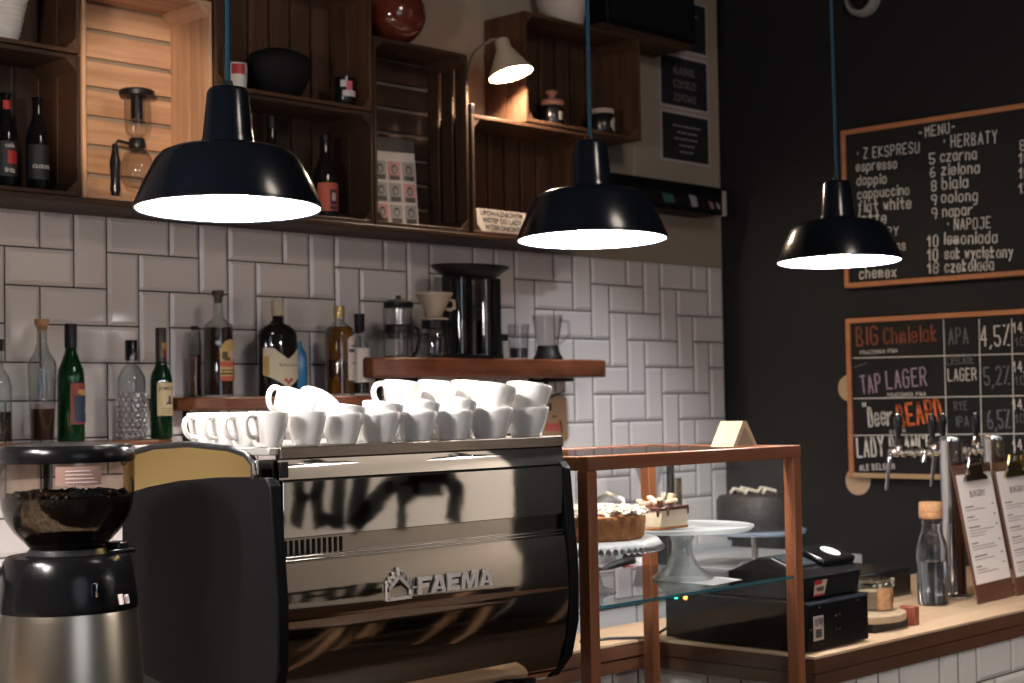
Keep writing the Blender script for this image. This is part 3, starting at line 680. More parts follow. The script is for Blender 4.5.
b = B(); b.prism([(.006+.009*math.cos(a), .088+.012*math.sin(a)) for a in [2*PI*k/14 for k in range(14)]], 'y', -.0322, -.0310); b.build('red_seal', MATS['wine_red'], o, smooth=0)
b = B(); Rb = .0314; put_type(b, 'JIM BEAM', .0075, lambda u, v: (Rb*math.sin(u/Rb+.2), -Rb*math.cos(u/Rb+.2), v+.112), .0004)
for k in range(2): b.patch(.0311, .052+k*.008, .0545+k*.008, -15, 45)
b.build('lettering', printed, o, smooth=0)

# ------------------------------------------------------------------ coffee makers on the highest shelf
smoke = thin_glass('smoky_glass', (.62, .60, .58), 1.3)
glassy = thin_glass('server_glass', (.90, .90, .90), 1.5)
def press(label, x, y, s=1.):
    o = thing('coffee_press', label, 'coffee maker', (x, y, Z3), 'coffee makers on the highest shelf')
    B().lathe([(0, .004), (.040, .004), (.042, .008), (.042, .15), (.0395, .15), (.0395, .012), (0, .010)], (x, y, Z3), 32).build('beaker', glassy, o)
    B().lathe([(0, .155), (.043, .152), (.046, .158), (.046, .17), (.03, .178), (.008, .18), (.008, .19), (0, .192)], (x, y, Z3), 28).build('lid', black_satin, o)
    b = B().lathe([(.0435, .075), (.046, .075), (.046, .102), (.0435, .102)], (x, y, Z3), 28, closed=True).lathe([(0, 0), (.045, 0), (.045, .006), (0, .006)], (x, y, Z3), 28); b.build('band', black_satin, o)
    b = B().tube([(x+.044, y-.01, Z3+.098), (x+.068, y-.012, Z3+.09), (x+.074, y-.012, Z3+.06), (x+.062, y-.012, Z3+.02), (x+.05, y-.01, Z3+.008)], .006, 8); b.build('handle', black_satin, o)
    B().lathe([(0, .06), (.039, .06), (.039, .10), (0, .10)], (x, y, Z3), 28).build('plunger', pmat('plunger_dark', (.05, .04, .04), .5), o)
    return o
press('coffee press with black lid at the left end of the highest shelf', 1.205, -.175)
o = thing('pour_over_dripper', 'cream ceramic pour-over dripper standing on a glass server', 'dripper', (1.335, -.195, Z3+.118))
dx, dy, dz = o.location
B().lathe([(.020, .008), (.022, .012), (.055, .075), (.058, .077), (.058, .084), (.054, .084), (.018, .014)], (dx, dy, dz), 36, closed=True).build('cone', pmat('dripper_ceramic', (.46, .38, .30), .35), o, smooth=50)
B().lathe([(0, 0), (.044, 0), (.046, .004), (.022, .012), (0, .012)], (dx, dy, dz), 32).build('saucer', MATS['dripper_ceramic'], o)
B().tube([(dx+.046, dy-.015, dz+.066), (dx+.066, dy-.02, dz+.06), (dx+.068, dy-.02, dz+.040), (dx+.052, dy-.016, dz+.032), (dx+.038, dy-.012, dz+.036)], .0055, 8).build('handle', MATS['dripper_ceramic'], o)
o = thing('glass_server', 'round glass coffee server under the cream dripper', 'server', (1.335, -.195, Z3))
B().lathe([(0, .002), (.042, .002), (.048, .01), (.050, .05), (.044, .088), (.034, .104), (.036, .116), (.034, .116), (.032, .104), (.042, .087), (.048, .05), (.046, .012), (0, .006)], (dx, dy, Z3), 36).build('body', glassy, o)
B().lathe([(.033, .092), (.041, .092), (.041, .117), (.033, .117)], (dx, dy, Z3), 32, closed=True).build('collar', black_satin, o)
# twin tube brewer with a wide dark tray
o = thing('cold_brew_tower', 'tall black brewer with a wide top tray and two glass tubes', 'coffee maker', (1.53, -.16, Z3))
tx, ty, tz = o.location
B().lathe([(0, .258), (.085, .258), (.10, .262), (.150, .292), (.152, .298), (.140, .298), (.095, .272), (0, .270)], (tx, ty, tz), 40, sy=.62).build('top_tray', black_satin, o)
b = B(); 
for x in (-.098, -.022, .108): b.box(tx+x-.011, tx+x+.011, ty-.02, ty+.02, tz, tz+.262)
b.box(tx-.11, tx+.12, ty-.025, ty+.025, tz, tz+.014); b.build('frame', black_satin, o, bev=.002)
for x in (-.058, .052):
    B().lathe([(.030, .016), (.033, .016), (.033, .258), (.030, .258)], (tx+x, ty-.01, tz), 28, closed=True).build('glass_tube', smoke, o)
    B().lathe([(0, .018), (.028, .018), (.028, .125), (0, .125)], (tx+x, ty-.01, tz), 28).build('dark_brew', pmat('dark_brew', (.02, .012, .010), .15), o)
b = B().box(tx+.118, tx+.150, ty-.02, ty+.02, tz+.06, tz+.082); b.build('tap', black_satin, o, bev=.003)
B().box(tx+.132, tx+.156, ty-.015, ty+.015, tz, tz+.058).build('spout', pmat('spout_grey', (.3, .28, .26), .4), o, bev=.004)
o = thing('clear_jug', 'clear jug with a dark base near the right end of the highest shelf', 'jug', (1.885, -.165, Z3))
jx, jy, jz = o.location
B().lathe([(.035, .045), (.050, .135), (.052, .150), (.049, .150), (.0475, .135), (.033, .045)], (jx, jy, jz), 32, closed=True).build('goblet', glassy, o)
B().lathe([(0, 0), (.050, 0), (.050, .008), (.040, .025), (.036, .048), (0, .048)], (jx, jy, jz), 28).build('base', black_satin, o)
B().tube([(jx+.048, jy-.01, jz+.135), (jx+.088, jy-.015, jz+.13), (jx+.092, jy-.015, jz+.085), (jx+.046, jy-.01, jz+.055)], .006, 8).build('handle', glassy, o)
o = thing('glass_tumbler', 'short clear tumbler beside the jug on the highest shelf', 'glass', (1.79, -.12, Z3), )
B().lathe([(0, .001), (.032, .001), (.037, .12), (.035, .12), (.030, .008), (0, .008)], o.location, 28).build('body', glassy, o)
B().lathe([(0, .009), (.0285, .009), (.030, .04), (0, .042)], o.location, 28).build('dark_contents', MATS['plunger_dark'], o)
# kraft tag
o = thing('hang_tag', 'kraft paper tag with a red print hanging on the tiles', 'tag', (2.083, -.012, 1.42))
tg = pmat('kraft', (.42, .26, .15), .85)
B().prism([(2.012, 1.425), (2.150, 1.418), (2.146, 1.572), (2.018, 1.575)], 'y', -.0095, -.0075).build('sheet', tg, o, smooth=0)
b = B().prism([(2.035, 1.455), (2.12, 1.452), (2.12, 1.48), (2.035, 1.482)], 'y', -.0102, -.0096); b.build('red_print', pmat('tag_red', (.55, .12, .10), .8), o, smooth=0)
b = B().box(2.053, 2.068, -.0102, -.0096, 1.525, 1.550).box(2.07, 2.095, -.0102, -.0096, 1.502, 1.507).prism([(2.118, 1.445), (2.125, 1.445), (2.117, 1.49), (2.108, 1.49)], 'y', -.0103, -.0096); b.build('dark_print', pmat('tag_ink', (.06, .05, .03), .8), o, smooth=0)
B().tube([(2.055, -.085, 1.594), (2.056, -.05, 1.582), (2.058, -.0085, 1.571)], .0025, 6).build('string', black_matt, o)
# ------------------------------------------------------------------ coffee machine
mc = thing('coffee_machine', 'large black and chrome coffee machine with white cups on top', 'coffee machine', (-.18, -1.6, CT))
XL, XR = -.533, .163
B().box(XL+.02, XR-.02, -1.775, -1.41, 1.05, 1.455).build('body', black_satin, mc)
side = [(-1.402, 1.118), (-1.402, 1.406), (-1.48, 1.421), (-1.567, 1.433), (-1.677, 1.441), (-1.76, 1.443), (-1.806, 1.443), (-1.818, 1.43), (-1.834, 1.25), (-1.832, 1.15), (-1.815, 1.085), (-1.78, 1.045), (-1.74, 1.033), (-1.62, 1.07), (-1.505, 1.097)]
crown = [(-1.402, 1.402), (-1.402, 1.460), (-1.436, 1.479), (-1.496, 1.489), (-1.596, 1.4935), (-1.704, 1.4875), (-1.751, 1.478), (-1.772, 1.462), (-1.772, 1.44), (-1.677, 1.438), (-1.567, 1.43), (-1.48, 1.418)]
tinted_steel = pmat('yellow_reflection_steel', (.50, .37, .145), .22, 1.0, bump=((7, 10, 7), .12, .006))  # plain steel; the yellow it reflects is put into its colour
for x0, x1, xm in ((XL, XL+.022, XL+.004), (XR-.022, XR, XR-.004)):
    B().prism(side, 'x', x0, x1).build('side_panel', black_panel, mc, smooth=30, bev=.003)
    B().prism(crown, 'x', min(xm, xm+math.copysign(.014, (x0+x1)/2-xm)), max(xm, xm+math.copysign(.014, (x0+x1)/2-xm))).build('shoulder_plate', tinted_steel, mc, smooth=30)
    B().tube([(xm, *q) for q in crown[1:9]], .0052, 8).build('shoulder_rim', black_satin, mc, smooth=60)
    b = B().box(xm-.004, xm+.004, -1.782, -1.772, 1.446, 1.470); b.build('corner_clip', chrome, mc, bev=.002)
# cup tray with rails
tray_m = pmat('tray_steel', (.20, .165, .14), .25, 1.0)
TT = 1.4885
B().box(XL+.012, XR-.012, -1.800, -1.335, TT-.012, TT).build('cup_tray', pmat('tray_top', (.62, .60, .58), .3, .6), mc, bev=.002)
B().prism([(-1.800, 1.468), (-1.806, 1.470), (-1.806, 1.488), (-1.800, 1.491), (-1.792, 1.4885), (-1.792, 1.468)], 'x', XL+.03, XR-.006).build('front_rail', tray_m, mc, smooth=0, bev=.0015)
# rear face towards the guests: convex chrome band, upper mirror, vents, trim, lower mirror
X0, X1 = XL+.022, XR-.022
arc = [(-1.790, 1.4685)]; y_ = -1.8035; z_ = 1.4685
for k in range(13):
    arc.append((y_, z_)); dz = .0305/12; z_ -= dz; y_ -= dz*math.tan(math.radians(9.5-7*k/12))
arc.append((-1.79, 1.438)); b = B()
b.prism(arc, 'x', X0+.004, X1+.014).build('chrome_band', mirror, mc, smooth=60)
B().box(X0+.004, X0+.02, -1.8105, -1.80, 1.441, 1.466).build('band_end', black_gloss, mc, bev=.001)
B().prism([(-1.79, 1.4365), (-1.8165, 1.4365), (-1.8175, 1.434), (-1.8175, 1.347), (-1.79, 1.347)], 'x', X0+.003, X1-.001).build('upper_panel', mirror, mc, smooth=0, bev=.0012)
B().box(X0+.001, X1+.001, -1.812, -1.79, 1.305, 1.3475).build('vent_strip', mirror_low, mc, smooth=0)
b = B()
for k in range(11): b.box(X0+.008+k*.0112, X0+.0128+k*.0112, -1.8135, -1.811, 1.3195, 1.343)
b.build('vent_slots', black_matt, mc, smooth=0)
b = B().box(X0+.001, X1+.002, -1.822, -1.80, 1.3165, 1.3190).box(X0+.001, X1+.002, -1.8205, -1.80, 1.311, 1.3135); b.build('trim_strip', chrome, mc, bev=.0008)
low = [(-1.79, 1.308), (-1.8225, 1.308), (-1.8265, 1.28), (-1.829, 1.24), (-1.829, 1.20), (-1.826, 1.16), (-1.819, 1.12), (-1.807, 1.085), (-1.79, 1.058), (-1.765, 1.04), (-1.74, 1.035), (-1.74, 1.06)]
sub = []
for a, q in zip(low, low[1:]+low[:1]): sub += [a]
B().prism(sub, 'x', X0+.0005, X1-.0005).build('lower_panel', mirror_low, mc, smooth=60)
b = B().box(X0+.012, X0+.10, -1.80, -1.796, 1.072, 1.078); b.build('lower_trim', chrome, mc)
for x in (XL+.06, XR-.06):
    for y in (-1.75, -1.46):
        B().lathe([(0, 0), (.026, 0), (.026, .006), (.017, .014), (.015, .09), (0, .09)], (x, y, CT), 20).lathe([(0, .08), (.02, .08), (.02, .13), (0, .13)], (x, y, CT), 16).build('foot', black_satin, mc)
# badge: palace outline and five capital letters, raised metal
plate_m = pmat('badge_metal', (.74, .69, .64), .4, .35)
ZB = 1.2365; YB = -1.8292; YT = YB-.0055
b = B()
cx = -.283
def bar(p0, p1, w):
    a, q = V((p0[0], 0, p0[1])), V((p1[0], 0, p1[1])); d_ = (q-a).normalized(); s_ = V((-d_.z, 0, d_.x))*w/2
    b.prism([((a-s_).x, (a-s_).z), ((a+s_).x, (a+s_).z), ((q+s_).x, (q+s_).z), ((q-s_).x, (q-s_).z)], 'y', YT, YB)
W_ = .0265
bar((cx-W_, ZB-.0018), (cx+W_, ZB-.0018), .0052)
bar((cx-W_+.001, ZB-.002), (cx-W_+.001, ZB+.020), .0045); bar((cx+W_-.001, ZB-.002), (cx+W_-.001, ZB+.020), .0045)
bar((cx-W_, ZB+.012), (cx, ZB+.034), .0060); bar((cx+W_, ZB+.012), (cx, ZB+.034), .0060)
for x, z0, h in ((-W_+.001, .018, .008), (-.0185, .020, .012), (-.0105, .026, .013), (0, .033, .014), (.0105, .026, .013), (.0185, .020, .012), (W_-.001, .018, .008)):
    bar((cx+x, ZB+z0), (cx+x, ZB+z0+h), .0022)
    b.prism([(cx+x+.0026*math.cos(a), ZB+z0+h+.0026*math.sin(a)) for a in [2*PI*k/8 for k in range(8)]], 'y', YT, YB)
bar((cx+W_, ZB+.013), (cx+W_+.012, ZB+.013), .0028)
b.build('palace_badge', plate_m, mc, smooth=0)
LET = {'F': [[(0, 0), (.28, 0), (.28, .38), (.80, .38), (.80, .62), (.28, .62), (.28, .76), (.95, .76), (.95, 1), (0, 1)]],
       'A': [[(0, 0), (.36, 1), (.74, 1), (1.1, 0), (.80, 0), (.74, .18), (.36, .18), (.30, 0)]],
       'E': [[(0, 0), (.95, 0), (.95, .24), (.28, .24), (.28, .39), (.82, .39), (.82, .61), (.28, .61), (.28, .76), (.95, .76), (.95, 1), (0, 1)]],
       'M': [[(0, 0), (.26, 0), (.26, .62), (.50, 0), (.74, 0), (.98, .62), (.98, 0), (1.24, 0), (1.24, 1), (.88, 1), (.62, .36), (.36, 1), (0, 1)]]}
x = -.243; hgt = .0285; wd = .0310
for ch, adv in (('F', .92), ('A', 1.10), ('E', 1.0), ('M', 1.28), ('A', 1.1)):
    b = B()
    for poly in LET[ch]: b.prism([(x+px*wd+pz*.003, ZB+pz*hgt) for px, pz in poly], 'y', YT, YB)
    if ch == 'A':                                    # the dark counter of the letter
        ob = b.build('badge_letter', plate_m, mc, smooth=0)
        B().prism([(x+.45*wd+.001, ZB+.34*hgt), (x+.65*wd+.001, ZB+.34*hgt), (x+.55*wd+.0015, ZB+.68*hgt)], 'y', YT-.0004, YT).build('counter', black_matt, ob, smooth=0)
    else: b.build('badge_letter', plate_m, mc, smooth=0)
    x += adv*wd+.0028

mc.location.y += .024
# ------------------------------------------------------------------ cups
def cup(s, label, group='white cups on the coffee machine'):
    o = thing('espresso_cup', label, 'cup', (0, 0, 0), group)
    pr = [(0, .001), (.019, .001), (.020, .0), (.022, .003), (.0245, .012), (.029, .030), (.0318, .048), (.0325, .054), (.0318, .0555), (.0308, .054), (.0300, .047), (.027, .030), (.022, .013), (.016, .008), (0, .007)]
    B().lathe([(r*s, z*s) for r, z in pr], n=40).build('bowl', porcelain, o, smooth=60)
    hp = [(-.030, 0, .046), (-.040, 0, .049), (-.050, 0, .045), (-.0535, 0, .035), (-.050, 0, .024), (-.041, 0, .0155), (-.0265, 0, .0145)]
    P = [V(p)*s for p in hp]; f = []
    for a, q in zip(P, P[1:]):
        for k in range(4): f.append(a.lerp(q, k/4))
    f.append(P[-1])
    for _ in range(2): f = [f[0]]+[(f[i-1]+f[i]*2+f[i+1])/4 for i in range(1, len(f)-1)]+[f[-1]]
    B().tube(f, [.0044*s]*len(f), 10).build('handle', porcelain, o, smooth=80)
    return o
first = cup(1.0, 'x')
_used = []
def place_cup(x, y, z, s, label, tilt=0., turn=0., tx=0., sz=None):
    o = first if not _used else dup(first, (0, 0, 0), group='white cups on the coffee machine')
    _used.append(o); o['label'] = label
    o.location = (x, y, z); o.scale = (s, s, sz or s)
    m = Matrix.Rotation(math.radians(tilt), 3, 'Y') @ Matrix.Rotation(math.radians(tx), 3, 'X') @ Matrix.Rotation(math.radians(turn), 3, 'Z')
    o.rotation_euler = m.to_euler()
    return o
zt = TT+.0003
ORDN = ['first', 'second', 'third', 'fourth', 'fifth', 'sixth', 'seventh', 'eighth']
rowx = [-.492, -.415, -.337, -.254, -.170, -.082, .013, .108]
rows = [1.0, 1.0, 1.1, 1.12, 1.14, 1.16, 1.32, 1.34]
lift = [.0, .0, .012, .015, .018, .020, .041, .042]
SZ = [1, 1, .93, .93, .93, .93, 1., 1.]
tl_ = [0, 0, 8, 10, 11, 12, 11, 11]
for k, (x, s) in enumerate(zip(rowx, rows)):
    hid = [20, 225, 240, 215, 235, 220, 245, 228][k]
    if lift[k] == 0:
        place_cup(x, -1.735, zt, s, ('single white cup at the front left corner of the machine, handle showing', 'single white cup, second from the left in the front row on the machine')[k], 3, 10 if k == 0 else hid)
        continue
    place_cup(x, -1.733, zt, s, 'lower white cup of the %s stack from left, front row on the machine' % ORDN[k-2], 0, hid, sz=SZ[k])
    place_cup(x+.003, -1.731, zt+lift[k], s, 'upper tilted cup of the %s stack from left, front row on the machine' % ORDN[k-2], tl_[k], hid+20, sz=SZ[k])
for k, (x, y) in enumerate(((-.480, -1.664), (-.474, -1.600), (-.468, -1.536))):
    place_cup(x, y, zt, 1.0, 'white cup in the left column on the machine, %s behind the corner cup' % ORDN[k], 0, 12)
# the toppled pair resting on the front cups
rest = [(-.238, -1.655), (-.152, -1.655), (-.065, -1.655), (.020, -1.65)]
for k, (x, y) in enumerate(rest): place_cup(x, y, zt, 1.12, 'lower white cup in the second row on the machine, %s right of the toppled cups' % ORDN[k], 0, 225)
place_cup(-.405, -1.668, zt+.028, 1.08, 'toppled white cup with its ring handle up, behind the front corner cups', 27, 4)
place_cup(-.366, -1.672, zt+.026, 1.12, 'toppled white cup without visible handle, nested right of the other toppled cup', 34, 205)
for k, (x, turn, tt) in enumerate(((-.135, -12, 8), (-.050, 225, 7), (.035, 215, 7))):
    place_cup(x, -1.655, zt+.042, 1.12, ('upper white cup of the second row with its ring handle showing', 'upper white cup of the second row, right of the handled one', 'upper white cup of the second row, behind the tall front stacks')[k], tt, turn)

# ------------------------------------------------------------------ grinder
g = thing('coffee_grinder', 'steel and black coffee grinder with a bean hopper beside the machine', 'grinder', (-.768, -1.60, CT))
gx, gy, gz = g.location
grinder_black = pmat('grinder_black', (.004, .004, .0045), .2, spec=.22)
gsteel = pmat('grinder_steel', (.42, .37, .30), .30, 1.0, bump=((3, 3, 300), .10, .001))
B().lathe([(0, .004), (.122, .004), (.122, .02), (.119, .05), (.1155, .12), (.110, .20), (.104, .288), (.101, .303), (0, .305)], (gx, gy, gz), 64).build('steel_body', gsteel, g, smooth=40)
B().lathe([(0, .0), (.125, .0), (.125, .012), (.121, .018), (0, .018)], (gx, gy, gz), 48).build('base_ring', black_satin, g)
B().lathe([(0, .299), (.1025, .299), (.1035, .307), (.0985, .345), (.0945, .372), (.088, .380), (0, .381)], (gx, gy, gz), 64).build('motor_cover', grinder_black, g, smooth=40)
B().lathe([(0, .376), (.060, .376), (.062, .382), (.056, .390), (0, .391)], (gx, gy, gz), 40).build('neck', black_satin, g)
b = B().lathe([(0, .386), (.018, .386), (.018, .396), (0, .398)], (gx+.066, gy-.03, gz), 20); b.box(gx+.035, gx+.088, gy-.05, gy+.01, gz+.379, gz+.386); b.build('adjustment_plate', black_gloss, g, bev=.002)
B().lathe([(0.0510, .390), (0.0539, .390), (0.0643, .401), (0.0794, .417), (0.0902, .434), (0.0969, .453), (0.0994, .475), (0.1000, .523), (0.0986, .523), (0.0980, .475), (0.0954, .454), (0.0891, .435), (0.0784, .418), (0.0633, .402)], (gx, gy, gz), 56, closed=True).build('hopper', thin_glass('hopper_plastic', (.88, .84, .80), .8, .05), g, smooth=60)
B().lathe([(0, .520), (0.0997, .520), (0.1011, .526), (0.1006, .540), (0.0954, .546), (0.0567, .549), (0, .549)], (gx, gy, gz), 56).build('lid', grinder_black, g, smooth=40)
beans_m = pmat('coffee_beans', (.004, .003, .0026), .6, spec=.12, bump=((160, 160, 160), .7, .004))
B().lathe([(0, .392), (0.0501, .392), (0.0619, .404), (0.0773, .420), (0.0879, .436), (0.0940, .454), (0.0956, .464), (0.0940, .468), (0, .469)], (gx, gy, gz), 56).build('bean_mass', beans_m, g, kind='stuff')
b = B()
for k in range(330):
    a = random.uniform(0, 2*PI); r = .088*math.sqrt(random.random()); th = random.uniform(0, PI); u_ = V((math.cos(th), math.sin(th), random.uniform(-.4, .4))).normalized()
    rot = V((0, 0, 1)).rotation_difference(u_).to_matrix().to_4x4()
    b.lathe([(0, -.006), (.0035, -.004), (.0045, 0), (.0035, .004), (0, .006)], (gx+r*math.cos(a), gy+r*math.sin(a), gz+.470+random.uniform(-.002, .004)), 6, m=rot)
b.build('top_beans', pmat('bean_brown', (.012, .008, .006), .4, spec=.3), g, kind='stuff')
b = B(); b.patch(.1002, .488, .516, -40, -2, (gx, gy, gz), 10); b.build('sticker', pmat('hopper_sticker', (.22, .13, .11), .5), g)
b = B()
for k in range(4): b.patch(.1012, .492+k*.0055, .4935+k*.0055, -32, -6-2*k, (gx, gy, gz), 6)
b.build('sticker_print', pmat('sticker_print', (.5, .42, .40), .6), g)
B().box(gx-.018, gx-.0145, gy-.1085, gy-.09, gz+.325, gz+.345).build('logo_mark', chrome, g, bev=.001)
B().tube([(gx+.030, gy-.0995, gz+.309), (gx+.0285, gy-.098, gz+.324)], .004, 8).tube([(gx+.042, gy-.0955, gz+.309), (gx+.0405, gy-.094, gz+.322)], .004, 8).build('indicator', pmat('indicator', (.8, .7, .68), .3), g)

# black-handled steel jug at the left edge
kx, ky = -.945, -1.47
k_ = thing('steel_jug', 'steel jug with a thick black handle at the left edge', 'jug', (kx, ky, CT))
B().lathe([(0, 0), (.058, 0), (.062, .006), (.062, .20), (.050, .30), (.046, .33), (.050, .345), (.047, .345), (.043, .33), (.047, .30), (.058, .20), (.058, .01), (0, .01)], (kx, ky, CT), 40).build('body', steel, k_, smooth=50)
hp = [(kx+.04, ky, CT+.352), (kx+.085, ky-.01, CT+.372), (kx+.128, ky-.016, CT+.352), (kx+.135, ky-.018, CT+.300), (kx+.122, ky-.016, CT+.250), (kx+.060, ky-.008, CT+.225)]
f = []
for a, q in zip([V(p) for p in hp], [V(p) for p in hp[1:]]):
    for i in range(4): f.append(a.lerp(q, i/4))
f.append(V(hp[-1]))
for _ in range(3): f = [f[0]]+[(f[i-1]+f[i]*2+f[i+1])/4 for i in range(1, len(f)-1)]+[f[-1]]
B().tube(f, .011, 12).build('handle', black_satin, k_, smooth=80)
B().lathe([(0, .344), (.052, .344), (.052, .352), (.02, .362), (0, .363)], (kx, ky, CT), 32).build('lid', black_satin, k_)
# ------------------------------------------------------------------ cake cabinet
CX0, CX1, CY0, CY1, CZ = .258, .985, -1.752, -1.310, 1.447
cb = thing('cake_cabinet', 'wooden framed glass cake cabinet standing in the notch of the bar', 'cabinet', ((CX0+CX1)/2, (CY0+CY1)/2, 0))
pw = .028
for x, y in ((CX0, CY0), (CX1-pw, CY0), (CX0, CY1-pw), (CX1-pw, CY1-pw)):
    b = B().box(x, x+pw, y, y+pw, 0, CZ-.0282); b.build('post', case_z, cb, bev=.002)
rt = CZ; rb = CZ-.028
B().box(CX0, CX1, CY0-.001, CY0+pw-.001, rb, rt).build('front_rail', case_x, cb, bev=.002)
B().box(CX0, CX1, CY1-pw+.001, CY1+.001, rb, rt).build('back_rail', case_x, cb, bev=.002)
for x in (CX0-.001, CX1-pw+.001): B().box(x, x+pw, CY0+pw, CY1-pw, rb, rt-.0005).build('side_rail', case_y, cb, bev=.002)
B().box(CX0+pw*.5, CX1-pw*.5, CY0+pw*.5, CY1-pw*.5, rt-.006, rt-.002).build('top_glass', pane_glass, cb, smooth=0)
GZ = 1.157
gl = B().box(CX0+.005, CX1-.006, CY0+.008, CY1-.012, GZ-.006, GZ)
edge_glass = pmat('glass_edge', (.10, .30, .36), .08, trans=.6, ior=1.3)
gl.build('glass_shelf', thin_glass('shelf_glass', (.93, .975, .98), 1.1), cb, smooth=0)
B().box(CX0+pw, CX1-pw, CY0+.0065, CY0+.0085, GZ-.0065, GZ+.0005).build('shelf_edge', edge_glass, cb, smooth=0)
for x in (CX0+pw*.45, CX1-pw*.55): B().box(x, x+.003, CY0+pw, CY1-pw, .60, rb).build('side_pane', pane_glass, cb, smooth=0)
for z in (.56,): B().box(CX0+.004, CX1-.004, CY0+.004, CY1-.004, z, z+.03).build('bottom_board', case_x, cb, bev=.002)
for x in (CX0, CX1-pw):
    b = B()
    for y in (CY0+.012, CY1-.03): b.box(x+.006, x+pw-.006, y-.0, y+.012, GZ-.012, GZ-.0065)
    b.build('shelf_peg', chrome, cb)
# folded wooden stand on the top
b = B(); zt2 = CZ
tent = [(-.058, 0), (-.041, 0), (0, .043), (.041, 0), (.058, 0), (.009, .056), (-.009, .056)]
m_ = pale_wood
o = thing('price_stand', 'pale wooden folded stand on top of the cake cabinet', 'stand', (.868, -1.655, CZ+.0005))
bb = B(); a = math.radians(8)
bb.prism(tent, 'y', -.028, .028).build('folded_board', pale_wood, o, smooth=0, org=None)
for ch in [q for q in bpy.data.objects if q.parent == o]: ch.data.transform(Matrix.Translation(o.location))   # drawn about the stand itself
o.rotation_euler = (0, 0, a)

# cake stands and cakes
cg = pmat('cake_glass', (.92, .95, .96), .03, trans=1., ior=1.45)
frost = milky('pressed_glass', (.90, .92, .93), 1.4, .08, .45)
o = thing('cake_stand', 'clear glass cake stand with a flared foot on the glass shelf', 'cake stand', (.762, -1.585, GZ))
ax, ay, az = o.location
B().lathe([(0, .104), (.150, .108), (.159, .115), (.159, .119), (.152, .117), (.05, .112), (0, .112)], (ax, ay, az), 64).build('plate', frost, o, smooth=50)
B().lathe([(.066, .0005), (.068, .003), (.058, .012), (.036, .030), (.024, .055), (.022, .08), (.028, .098), (.036, .104), (.034, .104), (.026, .098), (.0195, .08), (.0215, .055), (.033, .029), (.054, .010), (.064, .0005)], (ax, ay, az), 48, closed=True).build('foot', milky('foot_glass', (.95, .97, .97), 2.2, .03, .16), o, smooth=60)
o = thing('cake_stand', 'glass cake stand with a beaded rim under the whole cake', 'cake stand', (.458, -1.575, GZ+.024))
qx, qy, qz = o.location
pr = [(0, .082), (.140, .083), (.148, .078), (.152, .068), (.155, .068), (.152, .080), (.145, .088), (0, .088)]
B().lathe(pr, (qx, qy, qz), 64).build('plate', frost, o, smooth=50)
b = B()
for k in range(64):
    t_ = 2*PI*k/64; b.lathe([(0, -.008), (.005, -.004), (.0062, 0), (.005, .004), (0, .008)], (qx+.153*math.cos(t_), qy+.153*math.sin(t_), qz+.070), 8)
b.build('beaded_rim', cg, o, smooth=60)
B().lathe([(.055, -.0235), (.057, -.021), (.03, -.012), (.02, .03), (.02, .06), (.035, .08), (.033, .082), (.017, .062), (.017, .03), (.027, -.010), (.053, -.0235)], (qx, qy, qz), 40, closed=True).build('foot', MATS['foot_glass'], o, smooth=60)
crust = pmat('crust', (.40, .17, .055), .8, noise=((70, 70, 70), 1.4, (.20, .075, .025)), bump=((120, 120, 120), .8, .004))
cream_m = pmat('cheese_filling', (.66, .54, .38), .8, bump=((90, 90, 90), .5, .003))
o = thing('cake', 'whole cake with a brown crust and white flakes on top', 'cake', (.458, -1.575, GZ+.1125))
B().lathe([(0, 0), (.112, 0), (.117, .006), (.121, .040), (.119, .048), (.112, .050), (0, .050)], o.location, 64).build('crust', crust, o, smooth=50)
b = B(); c0 = V(o.location)
for k in range(520):
    t_ = random.uniform(0, 2*PI); r = .122*math.sqrt(random.uniform(.0, 1.0)); mt_ = Matrix.Translation(c0+V((r*math.cos(t_), r*math.sin(t_), .050+random.uniform(0, .009)+.008*(1-(r/.122)**2)))) @ Matrix.Rotation(random.uniform(0, 6), 4, 'Z') @ Matrix.Rotation(random.uniform(-.8, .8), 4, 'X') @ Matrix.Rotation(random.uniform(-.6, .6), 4, 'Y')
    b.box(-.008, .008, -.005, .005, -.0008, .0008, mt_)
b.build('almond_flakes', pmat('flakes', (.74, .66, .54), .7), o, smooth=0, kind='stuff')
# cut cheesecake on the flared stand
o = thing('cheesecake', 'cut piece of cheesecake with chocolate glaze on the clear stand', 'cake', (.688, -1.590, GZ+.1175))
c0 = V(o.location)
sec = [(-.075, .045), (-.02, .062), (.05, .045), (.058, -.012), (.052, -.030), (-.050, -.036), (-.080, .0)]
sec = [(c0.x+p, c0.y+q) for p, q in sec]
def grow(s, pl): return [(c0.x+(p-c0.x)*s, c0.y+(q-c0.y)*s) for p, q in pl]
B().prism(grow(1.02, sec), 'z', c0.z, c0.z+.006).build('crumb_base', crust, o, smooth=0, bev=.002)
B().prism(sec, 'z', c0.z+.005, c0.z+.042).build('filling', cream_m, o, smooth=20, bev=.003)
b = B().prism(grow(1.03, sec), 'z', c0.z+.041, c0.z+.048)
for k in range(9):
    p, q = sec[k % len(sec)]; pq, qq = sec[(k+1) % len(sec)]; t_ = random.random(); b.lathe([(0, -.012), (.003, -.010), (.004, 0), (.003, .008), (0, .01)], (p+(pq-p)*t_, q+(qq-q)*t_, c0.z+.040), 8)
b.build('chocolate_glaze', pmat('glaze', (.085, .030, .022), .25, coat=.4), o, smooth=30, bev=.002)
b = B()
